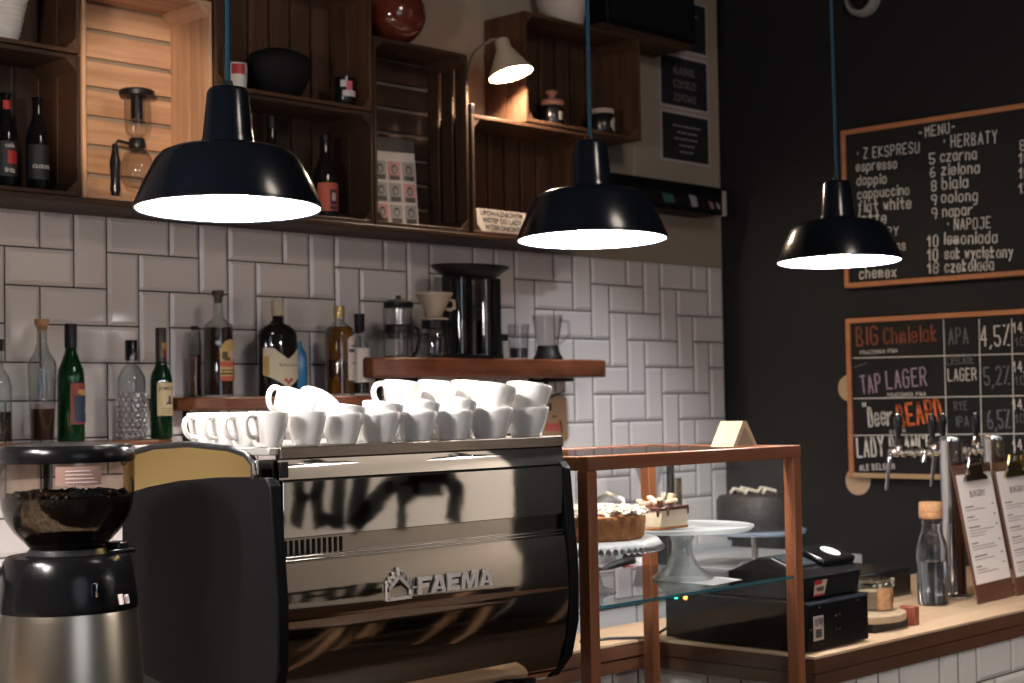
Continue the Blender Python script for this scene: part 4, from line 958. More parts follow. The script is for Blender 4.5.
for p, q, r1, r2, s in ((-.045, .02, .2, .3, 1.), (.0, .025, 1.2, -.4, 1.2), (.025, -.005, 2.2, .2, .9), (-.02, -.01, .6, .5, 1.), (.03, .025, 2.6, 1.2, 1.1), (-.06, .0, 2., .1, .8)):
    mt_ = Matrix.Translation(c0+V((p, q, .053+.005*s))) @ Matrix.Rotation(r1, 4, 'Z') @ Matrix.Rotation(r2, 4, 'Y'); b.box(-.016*s, .016*s, -.007, .007, -.004, .004, mt_)
b.build('topping_pieces', pmat('nougat', (.55, .40, .29), .7), o, smooth=0, bev=.002)
for k, (p, q, ang) in enumerate(((.036, .004, 15),)):
    mt_ = Matrix.Translation(c0+V((p, q, .062))) @ Matrix.Rotation(math.radians(ang), 4, 'Y'); B().box(-.005, .007, -.008, .008, -.013, .012, mt_).build('wafer', pmat('wafer', (.50, .34, .22), .7), o, smooth=0, bev=.003)
# paper under the flared stand
o = B().prism([(.70, -1.715), (.825, -1.700), (.84, -1.63), (.81, -1.53), (.71, -1.55)], 'z', GZ+.0002, GZ+.0006); o.build('paper_doily', pmat('doily', (.62, .62, .62), .8), smooth=0, label='white paper under the foot of the clear cake stand', cat='paper')

# ------------------------------------------------------------------ on the back counter, seen through the cabinet
BZ = .975
o = thing('chocolate_cake', 'dark chocolate cake with white curls at the back, seen through the cabinet', 'cake', (2.545, -.52, BZ+.128))
c0 = V(o.location)
B().lathe([(0, 0), (.125, 0), (.13, .01), (.13, .10), (.12, .115), (.06, .118), (0, .118)], c0, 40).build('body', pmat('choc', (.012, .008, .007), .5, bump=((50, 50, 50), .6, .006)), o, smooth=40)
b = B()
for k in range(5):
    t_ = 1.2*k; q = c0+V((.06*math.cos(t_), .06*math.sin(t_), .123)); b.tube([q+V((-.035, 0, .004)), q+V((0, .012, .016)), q+V((.035, -.006, .006))], .006, 6)
b.build('white_curls', pmat('curls', (.6, .52, .40), .6), o)
o = thing('cake_stand', 'blue-white glass cake stand at the back, under the dark chocolate cake', 'cake stand', (2.545, -.52, BZ))
B().lathe([(0, .112), (.175, .112), (.18, .118), (.18, .126), (0, .127)], o.location, 48).build('plate', pmat('blue_plate', (.30, .36, .44), .15, coat=.3), o, smooth=40)
B().lathe([(0, 0), (.06, 0), (.05, .01), (.012, .02), (.011, .10), (.03, .113), (0, .113)], o.location, 32).build('foot', chrome, o)
o = thing('coffee_boiler', 'black machine base with a pale cone funnel on the back counter', 'machine', (2.29, -.28, BZ))
c0 = V(o.location)
B().box(c0.x-.09, c0.x+.10, c0.y-.08, c0.y+.08, BZ, BZ+.13).build('base', black_satin, o, bev=.01)
B().lathe([(0, .13), (.028, .13), (.028, .31), (0, .31)], c0+V((.05, -.05, 0)), 24).build('column', pmat('brass_column', (.50, .40, .26), .2, .9), o)
B().lathe([(.030, .30), (.062, .42), (.066, .42), (.034, .295)], c0+V((-.045, -.02, 0)), 28, closed=True).lathe([(0, .13), (.03, .13), (.03, .30), (0, .30)], c0+V((-.045, -.02, 0)), 20).build('funnel', pmat('funnel_grey', (.30, .31, .34), .35), o)
o = thing('standpipe', 'black upright pipe rising from the back counter', 'pipe', (2.08, -.52, BZ))
B().lathe([(0, 0), (.03, 0), (.03, .012), (.0135, .02), (.0135, .39), (0, .39)], o.location, 20).build('pipe', black_satin, o)
o = thing('water_tap', 'small chrome tap with a pale lever on the back counter', 'tap', (1.99, -.25, BZ))
c0 = V(o.location)
B().lathe([(0, 0), (.025, 0), (.022, .02), (.014, .03), (.014, .24), (0, .245)], c0, 20).tube([c0+V((0, 0, .235)), c0+V((.03, -.05, .27)), c0+V((.05, -.10, .25)), c0+V((.052, -.11, .21))], .010, 10).build('body', steel, o)
B().box(c0.x-.04, c0.x-.008, c0.y-.012, c0.y+.012, c0.z+.19, c0.z+.24).build('lever', white_plastic, o, bev=.006)
o = thing('portafilter', 'black-handled portafilter lying on the wooden board at the back', 'portafilter', (1.70, -.50, BZ+.0305))
c0 = V(o.location)
B().lathe([(0, 0), (.030, 0), (.034, .008), (.035, .035), (.031, .035), (.029, .01), (0, .008)], c0, 28).build('basket', chrome, o)
B().tube([c0+V((.03, -.01, .022)), c0+V((.06, -.02, .03)), c0+V((.10, -.035, .042)), c0+V((.15, -.05, .046))], [.007, .010, .013, .011], 10).build('handle', black_satin, o)
o = thing('chopping_board', 'brown wooden board lying on the back counter, behind the cabinet post', 'board', (1.72, -.50, BZ+.001))
B().box(1.45, 1.99, -.595, -.40, BZ+.0005, BZ+.030).build('plank', edge_x, o, bev=.004)
o = thing('small_box', 'small white box with a red stripe on the back counter', 'box', (2.03, -.43, BZ))
B().box(1.985, 2.075, -.46, -.40, BZ+.0003, BZ+.062).build('carton', white_plastic, o, bev=.002)
B().box(1.9845, 2.0755, -.4605, -.3995, BZ+.02, BZ+.042).build('red_stripe', MATS['seal_red'], o, smooth=0)
o = thing('counter_machine', 'low black machine with small white buttons at the end of the bar', 'machine', (2.10, -1.17, CT))
B().box(1.93, 2.28, -1.28, -1.06, CT, CT+.085).build('body', black_gloss, o, bev=.008)
b = B()
for x in (2.09, 2.16): b.box(x, x+.012, -1.283, -1.2795, CT+.035, CT+.06)
b.build('button', white_plastic, o)

# ------------------------------------------------------------------ till, drawer and things on the right part of the bar
o = thing('cash_box', 'black metal cash box with a pale code label on the bar', 'cash box', (1.255, -1.46, CT))
B().box(1.120, 1.392, -1.668, -1.250, CT+.006, CT+.118).build('body', black_panel, o, bev=.003)
B().box(1.1235, 1.3885, -1.6695, -1.664, CT+.112, CT+.1175).build('top_edge', pmat('blue_black', (.05, .065, .09), .25), o)
b = B()
for x, z in ((1.175, .105), (1.345, .106), (1.247, .078), (1.262, .080), (1.247, .046), (1.262, .045), (1.138, .055)): b.lathe([(0, -.001), (.0028, -.001), (.002, .0006), (0, .001)], (0, 0, 0), 10, m=Matrix.Translation(V((x, -1.6686, CT+z))) @ Matrix.Rotation(PI/2, 4, 'X'))
b.build('screw', chrome, o)
B().box(1.148, 1.190, -1.6692, -1.667, CT+.028, CT+.085).build('label_plate', pmat('label_tan', (.42, .32, .27), .7), o, smooth=0)
b = B(); random.seed(4)
for k in range(9): b.box(1.152+k*.004, 1.152+k*.004+random.choice((.0012, .002, .003)), -1.6697, -1.669, CT+.060+random.choice((0, .004)), CT+.080)
b.box(1.156, 1.182, -1.6697, -1.669, CT+.034, CT+.054); b.build('label_print', printed, o, smooth=0)
for y, nm, col in ((-1.285, 'green_light', (.05, .9, .5)), (-1.315, 'orange_light', (1., .25, .05))):
    B().ball((1.1195, y, CT+.108), .006, 8).build('indicator_light', pmat(nm, col, .4, emit=col, estr=2.0), o)
B().tube([(1.13, -1.252, CT+.03), (1.10, -1.225, CT+.004), (1.02, -1.15, CT+.004), (.93, -1.13, CT+.004)], .004, 6).build('cable', black_satin, o)
rg = thing('cash_register', 'black cash register with a white disc on its lid, on the black cash box', 'cash register', (1.25, -1.50, CT+.119))
z0 = CT+.1185
prof = [(-1.64, z0), (-1.648, z0+.050), (-1.630, z0+.072), (-1.560, z0+.098), (-1.520, z0+.098), (-1.44, z0+.064), (-1.375, z0+.038), (-1.37, z0)]
B().prism(prof, 'x', 1.140, 1.395).build('body', black_satin, rg, smooth=0, bev=.005)
n_ = V((0, -.026, .070)).normalized()
sl = Matrix.Translation(V((1.32, -1.592, z0+.0868))) @ Matrix.Rotation(math.atan2(.026, .070), 4, 'X')
B().box(-.070, .078, -.040, .045, -.004, .016, sl).build('paper_lid', black_gloss, rg, bev=.006)
B().lathe([(0, .0162), (.026, .0162), (.026, .0172), (0, .0172)], (0, 0, 0), 32, m=sl @ Matrix.Translation(V((.018, .0, 0)))).build('white_disc', white_plastic, rg)
sl2 = Matrix.Translation(V((1.195, -1.592, z0+.0868))) @ Matrix.Rotation(math.atan2(.026, .070), 4, 'X')
B().box(-.048, .045, -.030, .034, -.003, .006, sl2).build('window', pmat('till_window', (.04, .05, .06), .1), rg, bev=.003)
b = B().lathe([(.006, .0065), (.010, .0065), (.010, .008), (.006, .008)], (0, 0, 0), 16, m=sl2 @ Matrix.Translation(V((-.02, -.002, 0))), closed=True); b.build('bright_ring', pmat('till_ring_pale', (.8, .6, .4), .4), rg)  # pale tan ring lying on the window, plain colour
b = B(); b.box(1.142, 1.392, -1.6495, -1.645, z0+.050, z0+.054); b.build('front_seam', black_gloss, rg)
def fr(x0, x1, za, zb, d): return [(x0, -1.6475-d, za), (x1, -1.6475-d, za), (x1, -1.6478-d, zb), (x0, -1.6478-d, zb)]
fm = lambda u, v, d=0: V((1.203+u, -1.644-(.008*(v)/.05)-.0016-d, z0+v))
b = B()
b.quad([fm(-.020, .008, 0), fm(.026, .008, 0), fm(.034, .046, 0), fm(-.020, .046, 0)]); b.build('sticker', pmat('till_sticker', (.55, .40, .30), .6), rg, smooth=0)
b = B(); b.quad([fm(-.020, .036, .0006), fm(.010, .036, .0006), fm(.012, .046, .0006), fm(-.020, .046, .0006)]); b.quad([fm(-.020, .008, .0006), fm(.026, .008, .0006), fm(.027, .013, .0006), fm(-.020, .013, .0006)]); b.build('sticker_red', MATS['red_mark'], rg, smooth=0)
b = B(); put_type(b, 'WIFI', .016, lambda u, v: fm(u+.004, v+.024, .0012), .0006); b.build('sticker_lettering', printed, rg, smooth=0)
key_m = pmat('keys', (.05, .06, .075), .35)
b = B()
for r in range(3):
    for c in range(6):
        y = -1.50+r*.030; z = z0+.0905-(y+1.52)*-.0 - (y+1.52)*.425; b.box(1.155+c*.022, 1.171+c*.022, y-.010, y+.010, z-.002, z+.006, Matrix.Identity(4))
b.build('keypad', key_m, rg, bev=.001)
o = thing('serving_block', 'rounded wooden block carrying the jar with a cork sleeve', 'board', (1.585, -1.555, CT))
c0 = V(o.location)
pl = [(c0.x+.112*math.cos(t_), c0.y+.085*math.sin(t_)) for t_ in [2*PI*k/40 for k in range(40)]]
B().prism(pl, 'z', CT+.022, CT+.042).build('round_top', pale_wood, o, smooth=30, bev=.003)
B().box(c0.x-.085, c0.x+.085, c0.y-.06, c0.y+.06, CT+.0005, CT+.022).build('dark_base', black_satin, o)
B().box(c0.x+.095, c0.x+.120, c0.y-.075, c0.y-.030, CT+.0005, CT+.050).build('red_wood_end', pmat('red_wood', (.20, .05, .03), .5), o, bev=.003)
o = thing('glass_jar', 'small glass jar with a cork sleeve on the wooden block', 'jar', (1.628, -1.545, CT+.0425))
B().lathe([(0, .001), (.044, .001), (.045, .004), (.045, .066), (.0425, .066), (.042, .006), (0, .006)], o.location, 36).build('jar_body', glassy, o, smooth=40)
B().lathe([(.047, .064), (.050, .066), (.050, .074), (.047, .078), (.040, .078), (.040, .072)], o.location, 36, closed=True).lathe([(0, .070), (.041, .070), (.041, .073), (0, .073)], o.location, 32).build('lid', thin_glass('lid_glass', (.88, .90, .86), 2.0), o)
b = B(); b.patch(.0455, .004, .060, -52, 95, o.location, 16, .001); b.build('cork_sleeve', cork, o)
b = B(); b.patch(.0468, .022, .042, 0, 35, o.location, 6); b.build('sleeve_print', pmat('sleeve_ink', (.22, .11, .05), .8), o)
B().lathe([(0, .007), (.041, .007), (.041, .05), (0, .051)], o.location, 28).build('contents', pmat('herb', (.46, .37, .25), .8), o)
o = thing('wooden_tray', 'flat pale wooden piece at the cash box edge beside the jar', 'tray', (1.46, -1.46, CT+.105))
B().prism([(1.398, -1.56), (1.50, -1.51), (1.56, -1.44), (1.50, -1.40), (1.40, -1.40)], 'z', CT+.112, CT+.118).build('sheet', pale_wood, o, smooth=0)
B().box(1.43, 1.50, -1.47, -1.42, CT+.0005, CT+.112).build('stand', black_panel, o, bev=.003)

# water bottle with a cork
bx, by = 2.10, -1.45
o = thing('water_bottle', 'clear glass water bottle with a wide cork lid on the bar', 'bottle', (bx, by, CT))
wb_m = pmat('carafe_glass', (.96, .98, 1.), .02, trans=1., ior=1.46)
B().lathe([(0, 0), (.040, 0), (.0435, .005), (.0435, .155), (.042, .175), (.034, .198), (.029, .208), (.028, .245), (.0255, .245), (.0262, .208), (.031, .197), (.0395, .173), (.0408, .155), (.0408, .010), (0, .009)], (bx, by, CT), 48).build('glass_body', wb_m, o, smooth=60)
B().lathe([(0, .010), (.0402, .010), (.0402, .125), (0, .125)], (bx, by, CT), 40).build('water', pmat('water', (.95, .98, 1.), .0, trans=1., ior=1.33), o, smooth=60)
B().lathe([(0, .232), (.0250, .232), (.0256, .247), (.032, .248), (.0335, .252), (.0335, .290), (.031, .294), (0, .294)], (bx, by, CT), 40).build('cork_lid', cork, o, smooth=40)
B().lathe([(.0337, .266), (.0340, .266), (.0340, .269), (.0337, .269)], (bx, by, CT), 40, closed=True).build('cork_groove', pmat('cork_groove', (.28, .14, .07), .8), o)

# beer towers
def tower(label, x, y, r, h):
    o = thing('beer_tower', label, 'beer tap', (x, y, CT), 'chrome beer towers')
    tm = pmat('tower_steel', (.62, .62, .63), .16, 1.0, bump=((6, 6, 400), .05, .0006))
    B().lathe([(0, 0), (r*1.5, 0), (r*1.5, .008), (r*1.08, .014), (r, .018), (r, h-.02), (r*1.02, h-.018), (r*1.02, h-.004), (r*.96, h), (0, h+.001)], (x, y, CT), 48).build('column', tm, o, smooth=40)
    zt_ = CT+h-.046
    for k, dy in enumerate((.050, .148)):
        xx = x-.012*k
        if k == 0:
            b = B(); b.tube([(x, y, zt_), (xx, y+.205, zt_)], .0125, 12)
            for q in (.06, .09, .12, .155, .18): b.lathe([(0, -.006), (.017, -.006), (.019, 0), (.017, .006), (0, .006)], (0, 0, 0), 14, m=Matrix.Translation(V((x, y+q, zt_))) @ Matrix.Rotation(PI/2, 4, 'X'))
            b.build('tap_arm', chrome, o)
        yy = y+.06+k*.115
        b = B(); b.lathe([(0, -.02), (.012, -.018), (.016, -.006), (.012, .004), (.017, .012), (.012, .024), (.007, .034), (0, .036)], (x, yy, zt_+.008), 16)
        b.tube([(x, yy, zt_), (x-.008, yy+.022, zt_-.006), (x-.012, yy+.026, zt_-.03)], .009, 10); b.build('tap_valve', chrome, o)
        B().lathe([(0, .032), (.007, .032), (.010, .05), (.013, .08), (.012, .098), (0, .102)], (x, yy, zt_+.008), 16).build('tap_handle', black_gloss, o)
        B().ball((x, yy, zt_+.113), .0065, 8).build('handle_tip', chrome, o)
        if k: B().tube([(x-.012, yy+.026, zt_-.028), (x-.016, yy+.030, zt_-.07), (x-.020, yy+.034, zt_-.118)], [.0065, .006, .0055], 10).build('spout', chrome, o)
    return o
tower('nearer chrome beer tower, directly behind the left clipboard', 2.275, -1.425, .0335, .478)
tower('farther chrome beer tower, behind the right clipboard', 2.585, -1.405, .0335, .474)

# menu clipboards
def clipboard(label, x, w, lines, clipcol):
    o = thing('menu_clipboard', label, 'clipboard', (x, -1.545, CT+.0008), 'menu clipboards')
    tl = Matrix.Translation(V((x, -1.552, CT+.0022))) @ Matrix.Rotation(math.radians(-9.5), 4, 'X') @ Matrix.Rotation(math.radians(-1.2), 4, 'Y')
    h = .40
    B().box(-w/2, w/2, 0, .004, 0, h, tl).build('board', wood('clip_wood', (.13, .055, .03), (.07, .03, .018), 'z', .5, 40), o, smooth=0, bev=.0012)
    B().box(-w/2+.012, w/2-.010, -.0012, -.0002, .055, h-.028, tl).build('menu_sheet', paper, o, smooth=0)
    b = B(); put_type(b, 'BURGERY', .026, lambda u, v: tl @ V((u*.85, -.0018, h-.088+v)), .0004)
    random.seed(lines)
    z = h-.125
    while z > .085:
        x0 = -w/2+.030; x1 = x0+random.uniform(.03, .07); hh = .0030
        t_ = x0
        while t_ < x1: l = random.uniform(.006, .014); b.box(t_, t_+l, -.0019, -.0014, z, z+hh*1.3, tl); t_ += l+.0022
        b.box(w/2-.040, w/2-.028, -.0019, -.0014, z, z+hh*1.2, tl)
        for q in range(random.choice((1, 2, 2, 3))):
            z -= .0082; t_ = x0; x1 = x0+random.uniform(.05, w-.085)
            while t_ < x1: l = random.uniform(.005, .016); b.box(t_, t_+l, -.0019, -.0014, z, z+.0018, tl); t_ += l+.002
        z -= .0215
    b.build('lettering', pmat('menu_ink', (.16, .11, .115), .8), o, smooth=0)
    b = B()
    b.prism([(-.070, h-.050), (.070, h-.050), (.064, h-.038), (.048, h-.030), (.040, h-.004), (-.040, h-.004), (-.048, h-.030), (-.064, h-.038)], 'y', -.010, -.0012); bmesh.ops.transform(b.bm, matrix=tl, verts=b.bm.verts)
    b.tube([tl @ V((-.046, -.012, h-.012)), tl @ V((-.036, -.016, h+.016)), tl @ V((.036, -.016, h+.016)), tl @ V((.046, -.012, h-.012))], .005, 8)
    b.build('clip', clipcol, o, bev=.001)
    b = B(); b.lathe([(0, -.002), (.008, -.002), (.008, .002), (0, .002)], (0, 0, 0), 14, m=tl @ Matrix.Translation(V((-.055, -.013, h-.024))) @ Matrix.Rotation(PI/2, 4, 'X')); b.build('clip_eyelet', chrome, o)
    return o
clipboard('left brown menu clipboard leaning on the chrome beer tower', 2.288, .232, 3, pmat('clip_metal', (.22, .21, .21), .18, 1.0))
clipboard('right brown menu clipboard, cut off by the right edge, with a gold clip', 2.540, .245, 8, pmat('clip_brass', (.50, .40, .16), .22, 1.0))

# ------------------------------------------------------------------ chalkboards on the black wall
chalk = pmat('chalk', (.66, .64, .62), .95); chalk_dim = pmat('chalk_dim', (.14, .14, .15), .95)
chalk_o = pmat('chalk_orange', (.62, .14, .045), .95); chalk_b = pmat('chalk_brown', (.22, .068, .035), .95); chalk_v = pmat('chalk_violet', (.34, .25, .36), .95)
board_m = pmat('chalkboard', (.0125, .0125, .0135), .7, spec=.2, noise=((5, 5, 5), .9, (.009, .009, .0098)))
frame_m = wood('frame_wood', (.46, .19, .085), (.33, .13, .055), 'y', .5, 30); frame_p = wood('frame_wood_pale', (.46, .33, .19), (.36, .24, .13), 'y', .5, 30)
NX = V((-1, 0, 0)); XB = WX-.0215
def chalkboard(label, y0, y1, z0, z1, low):
    o = thing('chalkboard', label, 'chalkboard', (WX-.012, (y0+y1)/2, z0))
    f = .018
    B().box(XB, WX-.0005, y1+f*.5, y0-f*.5, z0+f*.5, z1-f*.5).build('panel', board_m, o, smooth=0)
    B().box(XB-.008, WX-.0005, y1, y0, z1-f, z1).build('frame_top', frame_m, o, bev=.002)
    B().box(XB-.008, WX-.0005, y1, y0, z0, z0+f).build('frame_bottom', low, o, bev=.002)
    for y in (y0-f, y1): B().box(XB-.0085, WX-.0005, y, y+f, z0+.0005, z1-.0005).build('frame_side', frame_m, o, bev=.002)
    return o
def mk(ox, oy, sc):
    return lambda zx, zy: on_x(ox+zx/sc, oy+zy/sc, XB)
def write(b, P, text, x0, y0, x1, y1, h, w=.115, slant=0.):
    a, q = P(x0, y0), P(x1, y1); hz = P(x0, y0-h); pen(b, text, a, q, (hz-a).length, NX, w, slant=slant)
m1 = chalkboard('upper chalkboard on the black wall, with the coffee and tea menu', -.578, -1.95, 1.959, 2.548, frame_m)
P = mk(840, 100, 3.592); b = B()
for a in (('-MENU-', 285, 137, 420, 113, 36, .10), ('* Z EKSPRESU', 62, 213, 287, 188, 36, .09), ('* HERBATY', 372, 172, 567, 152, 42, .09), ('espresso', 60, 256, 205, 243, 34), ('doppio', 62, 306, 168, 298, 34),
          ('cappuccino', 65, 355, 250, 338, 34), ('flat white', 65, 403, 258, 388, 38), ('latte', 68, 447, 168, 442, 40), ('FILTRY', 85, 492, 213, 486, 30, .09), ('aeropress', 75, 545, 237, 537, 34), ('chemex', 72, 641, 204, 634, 36),
          ('5', 322, 230, 343, 228, 36), ('czarna', 362, 221, 492, 211, 38), ('6', 326, 277, 345, 275, 34), ('zielona', 365, 270, 503, 260, 38), ('8', 330, 327, 348, 325, 36), ('biala', 368, 320, 462, 312, 40),
          ('9', 330, 378, 350, 376, 36), ('oolong', 365, 368, 497, 360, 38), ('9', 332, 427, 352, 425, 36), ('napar', 370, 420, 478, 411, 38), ('* NAPOJE', 385, 468, 543, 459, 38, .09),
          ('10', 318, 527, 354, 525, 40), ('lemoniada', 376, 518, 566, 511, 40), ('10', 318, 577, 354, 575, 40), ('sok wyciskany', 378, 571, 622, 563, 38), ('18', 318, 623, 356, 621, 38), ('czekolada', 378, 618, 554, 609, 40),
          ('8', 648, 182, 668, 180, 36), ('10', 645, 228, 682, 226, 36), ('10', 645, 280, 682, 278, 36), ('12', 645, 335, 682, 332, 36)):
    write(b, P, *a[:6], w=(a[6] if len(a) > 6 else .125))
b.build('lettering', chalk, m1, smooth=0)
m2 = chalkboard('lower chalkboard on the black wall, with the beer list in a grid', -.578, -1.95, 1.257, 1.845, frame_p)
P = mk(840, 300, 3.592)
bw, bo, bb_, bv, bd_ = B(), B(), B(), B(), B()
write(bb_, P, 'BIG', 62, 162, 140, 157, 62, .12); write(bb_, P, 'Chmielak', 160, 158, 352, 146, 55, .11)
write(bw, P, 'PRACOWNIA PIWA', 74, 196, 208, 188, 13, .14); write(bd_, P, 'APA', 393, 160, 463, 156, 56, .09)
write(bw, P, '4,5%', 508, 165, 613, 160, 70, .07)
write(bv, P, 'TAP', 80, 337, 150, 328, 64, .09); write(bv, P, 'LAGER', 170, 318, 315, 305, 62, .09); write(bd_, P, '-', 55, 262, 130, 235, 40, .06)
write(bw, P, 'PRACOWNIA PIWA', 172, 348, 310, 343, 13, .14); write(bd_, P, 'CASCADE', 386, 234, 482, 226, 28, .11); write(bw, P, 'LAGER', 390, 291, 492, 286, 42, .09)
write(bd_, P, '5,2%', 520, 306, 613, 301, 62, .09)
write(bw, P, '"', 82, 440, 98, 439, 70, .08); write(bw, P, 'Deer', 105, 452, 190, 447, 66, .10); write(bo, P, 'BEARD', 214, 455, 374, 430, 74, .13)
write(bw, P, 'BEER', 180, 479, 238, 476, 12, .16); write(bd_, P, 'RYE', 412, 396, 460, 393, 30, .11); write(bd_, P, 'IPA', 420, 454, 466, 452, 34, .11); write(bd_, P, '6,5%', 535, 463, 615, 456, 62, .10)
write(bw, P, 'LADY BLANCHE', 65, 563, 362, 552, 66, .10); write(bw, P, 'ALE BELGIAN', 72, 613, 198, 606, 20, .14)
for y in (118, 258, 394, 540): write(bw, P, '14,', 624, y, 668, y-3, 36, .10); write(bd_, P, '10', 632, y+48, 668, y+45, 30, .10)
def ln(p, q, w=.004):
    A, Q = P(*p), P(*q); d_ = (Q-A).normalized(); s_ = NX.cross(d_)*w/2; o_ = NX*.001
    bw.quad([A-s_+o_, A+s_+o_, Q+s_+o_, Q-s_+o_])
for x0, x1 in ((372, 388), (500, 512), (617, 628)): ln((x0, 68), (x1, 625), .003)
for y0, y1 in ((209, 192), (354, 346), (487, 484)): ln((48, y0), (1000, y1-8), .003)
bw.build('white_lettering', chalk, m2, smooth=0); bd_.build('faint_lettering', chalk_dim, m2, smooth=0); bo.build('orange_lettering', chalk_o, m2, smooth=0); bb_.build('brown_lettering', chalk_b, m2, smooth=0); bv.build('violet_lettering', chalk_v, m2, smooth=0)
for lab, c, r in (('cork coaster tucked under the lower left corner of the beer board', (858, 481), .052), ('cork coaster tucked behind the left edge of the beer board', (850, 388), .05)):
    q = on_x(*c, WX-.004)
    B().lathe([(0, -.0028), (r, -.0028), (r, .0028), (0, .0028)], (0, 0, 0), 32, m=Matrix.Translation(V((WX-.0035, q.y, q.z))) @ Matrix.Rotation(PI/2, 4, 'Y')).build('cork_coaster', pmat('coaster', (.42, .30, .20), .85), label=lab, cat='coaster')
# dome camera high on the black wall
o = thing('dome_camera', 'pale dome camera high on the black wall', 'camera', (WX-.03, -.68, 3.03))
mr = Matrix.Translation(V((WX-.001, -.68, 3.03))) @ Matrix.Rotation(-PI/2, 4, 'Y')
B().lathe([(0, 0), (.068, 0), (.068, .03), (.058, .045), (.050, .045), (.046, .03), (0, .03)], (0, 0, 0), 36, m=mr).build('ring', pmat('dome_pale', (.30, .27, .26), .5), o)
B().lathe([(.046, .028), (.045, .04), (.030, .062), (0, .070)], (0, 0, 0), 32, m=mr).build('dome', black_gloss, o)

# ------------------------------------------------------------------ pendant lamps
shade_m = pmat('lamp_enamel', (.003, .0048, .0085), .2, spec=.4)
inner_m = pmat('lamp_white', (.80, .80, .80), .5)
cord_m = pmat('blue_cord', (.010, .043, .070), .8, spec=.2)
def pendant(label, x, y, z, s=1., lean=(0, 0)):
    o = thing('pendant_lamp', label, 'lamp', (0, 0, 0), 'black pendant lamps over the bar')
    out = [(.1505, .0), (.1535, .0015), (.1525, .006), (.138, .040), (.119, .078), (.110, .089), (.095, .096), (.052, .104), (.045, .107), (.0415, .118), (.0345, .192), (.030, .199), (0, .200)]
    inn = [(0, .190), (.026, .190), (.032, .185), (.039, .116), (.048, .102), (.094, .092), (.107, .085), (.116, .076), (.136, .038), (.1495, .0)]
    sh = B().lathe(out, (0, 0, 0), 72).build('lamp_shade', shade_m, o, smooth=35)
    b = B(); b.lathe(inn, (0, 0, 0), 72); b.build('inner_shade', inner_m, sh, smooth=50)
    B().lathe([(.1495, -.0005), (.1515, -.002), (.1535, .0), (.1525, .003)], (0, 0, 0), 72).build('rim', shade_m, sh, smooth=60)
    sk = B().lathe([(0, .068), (.018, .068), (.020, .12), (0, .12)], (0, 0, 0), 20).build('socket', black_satin, o)
    B().ball((0, 0, .036), .034, 12, 1.05).build('bulb', pmat('bulb_glow', (1, 1, 1), emit=(1., .95, .91), estr=BULB), sk, smooth=80)
    B().tube([(0, 0, .196), (0, 0, .9), (0, 0, 3.5-z-.03)], .0044, 8).build('cord', cord_m, o)
    B().lathe([(0, .196), (.010, .196), (.008, .212), (0, .214)], (0, 0, 0), 16).build('cord_grip', black_satin, o)
    B().lathe([(0, 3.5-z-.03), (.05, 3.5-z-.03), (.052, 3.5-z-.001), (0, 3.5-z-.001)], (0, 0, 0), 28).build('ceiling_rose', black_satin, o)
    o.location = (x, y, z); o.rotation_euler = TILT
    return o
TILT = tuple(Matrix.Rotation(math.radians(-1.7), 3, (math.cos(YAW), -math.sin(YAW), 0)).to_euler())
BULB = 480.
GLOBE = 78.
pl1 = pendant('left pendant lamp, hanging in front of the pine crate', -.490, -1.635, 1.878)
for lab, x, y, z in (('middle pendant lamp, hanging in front of the notice', .385, -1.665, 1.880), ('right pendant lamp, hanging in front of the upper chalkboard', 1.345, -1.640, 1.888),
                     ('pendant lamp over the left end of the bar, outside the photo', -1.50, -1.65, 1.88), ('pendant lamp over the nearer guest table', 1.72, -4.35, 2.02), ('pendant lamp over the farther guest table', 2.52, -4.40, 2.02)):
    dup(pl1, (x, y, z), TILT, label=lab, group='black pendant lamps over the bar')

# ------------------------------------------------------------------ the guests' side (mirrored in the coffee machine)
def table(label, x, y):
    o = thing('guest_table', label, 'table', (x, y, 0), 'guest tables')
    B().box(x-.38, x+.38, y-.38, y+.38, .722, .75).build('tabletop', mid_x, o, bev=.004)
    for sx_ in (-1, 1):
        for sy_ in (-1, 1):
            B().tube([(x+sx_*.33, y+sy_*.33, .715), (x+sx_*.37, y+sy_*.37, 0)], [.024, .016], 10).build('leg', pine_z, o)
table('square wooden guest table nearer the bar', 1.55, -4.05); table('square wooden guest table by the black wall', 2.35, -4.35)
o = thing('guest_bench', 'long slatted wooden bench along the cream wall', 'bench', (2.78, -5.8, 0))
b = B()
for k in range(5): b.box(2.46+k*.095, 2.545+k*.095, -6.9, -4.9, .43, .455)
b.build('seat', mid_y, o, bev=.003)
b = B()
for k in range(4): b.box(2.99, 3.012, -6.9, -4.9, .50+k*.07, .555+k*.07)
b.build('backrest', mid_y, o, bev=.003)
for y in (-6.8, -5.0):
    B().box(2.50, 2.56, y-.03, y+.03, 0, .43).build('leg', pine_z, o); B().box(2.96, 3.02, y-.03, y+.03, 0, .78).build('leg', pine_z, o)

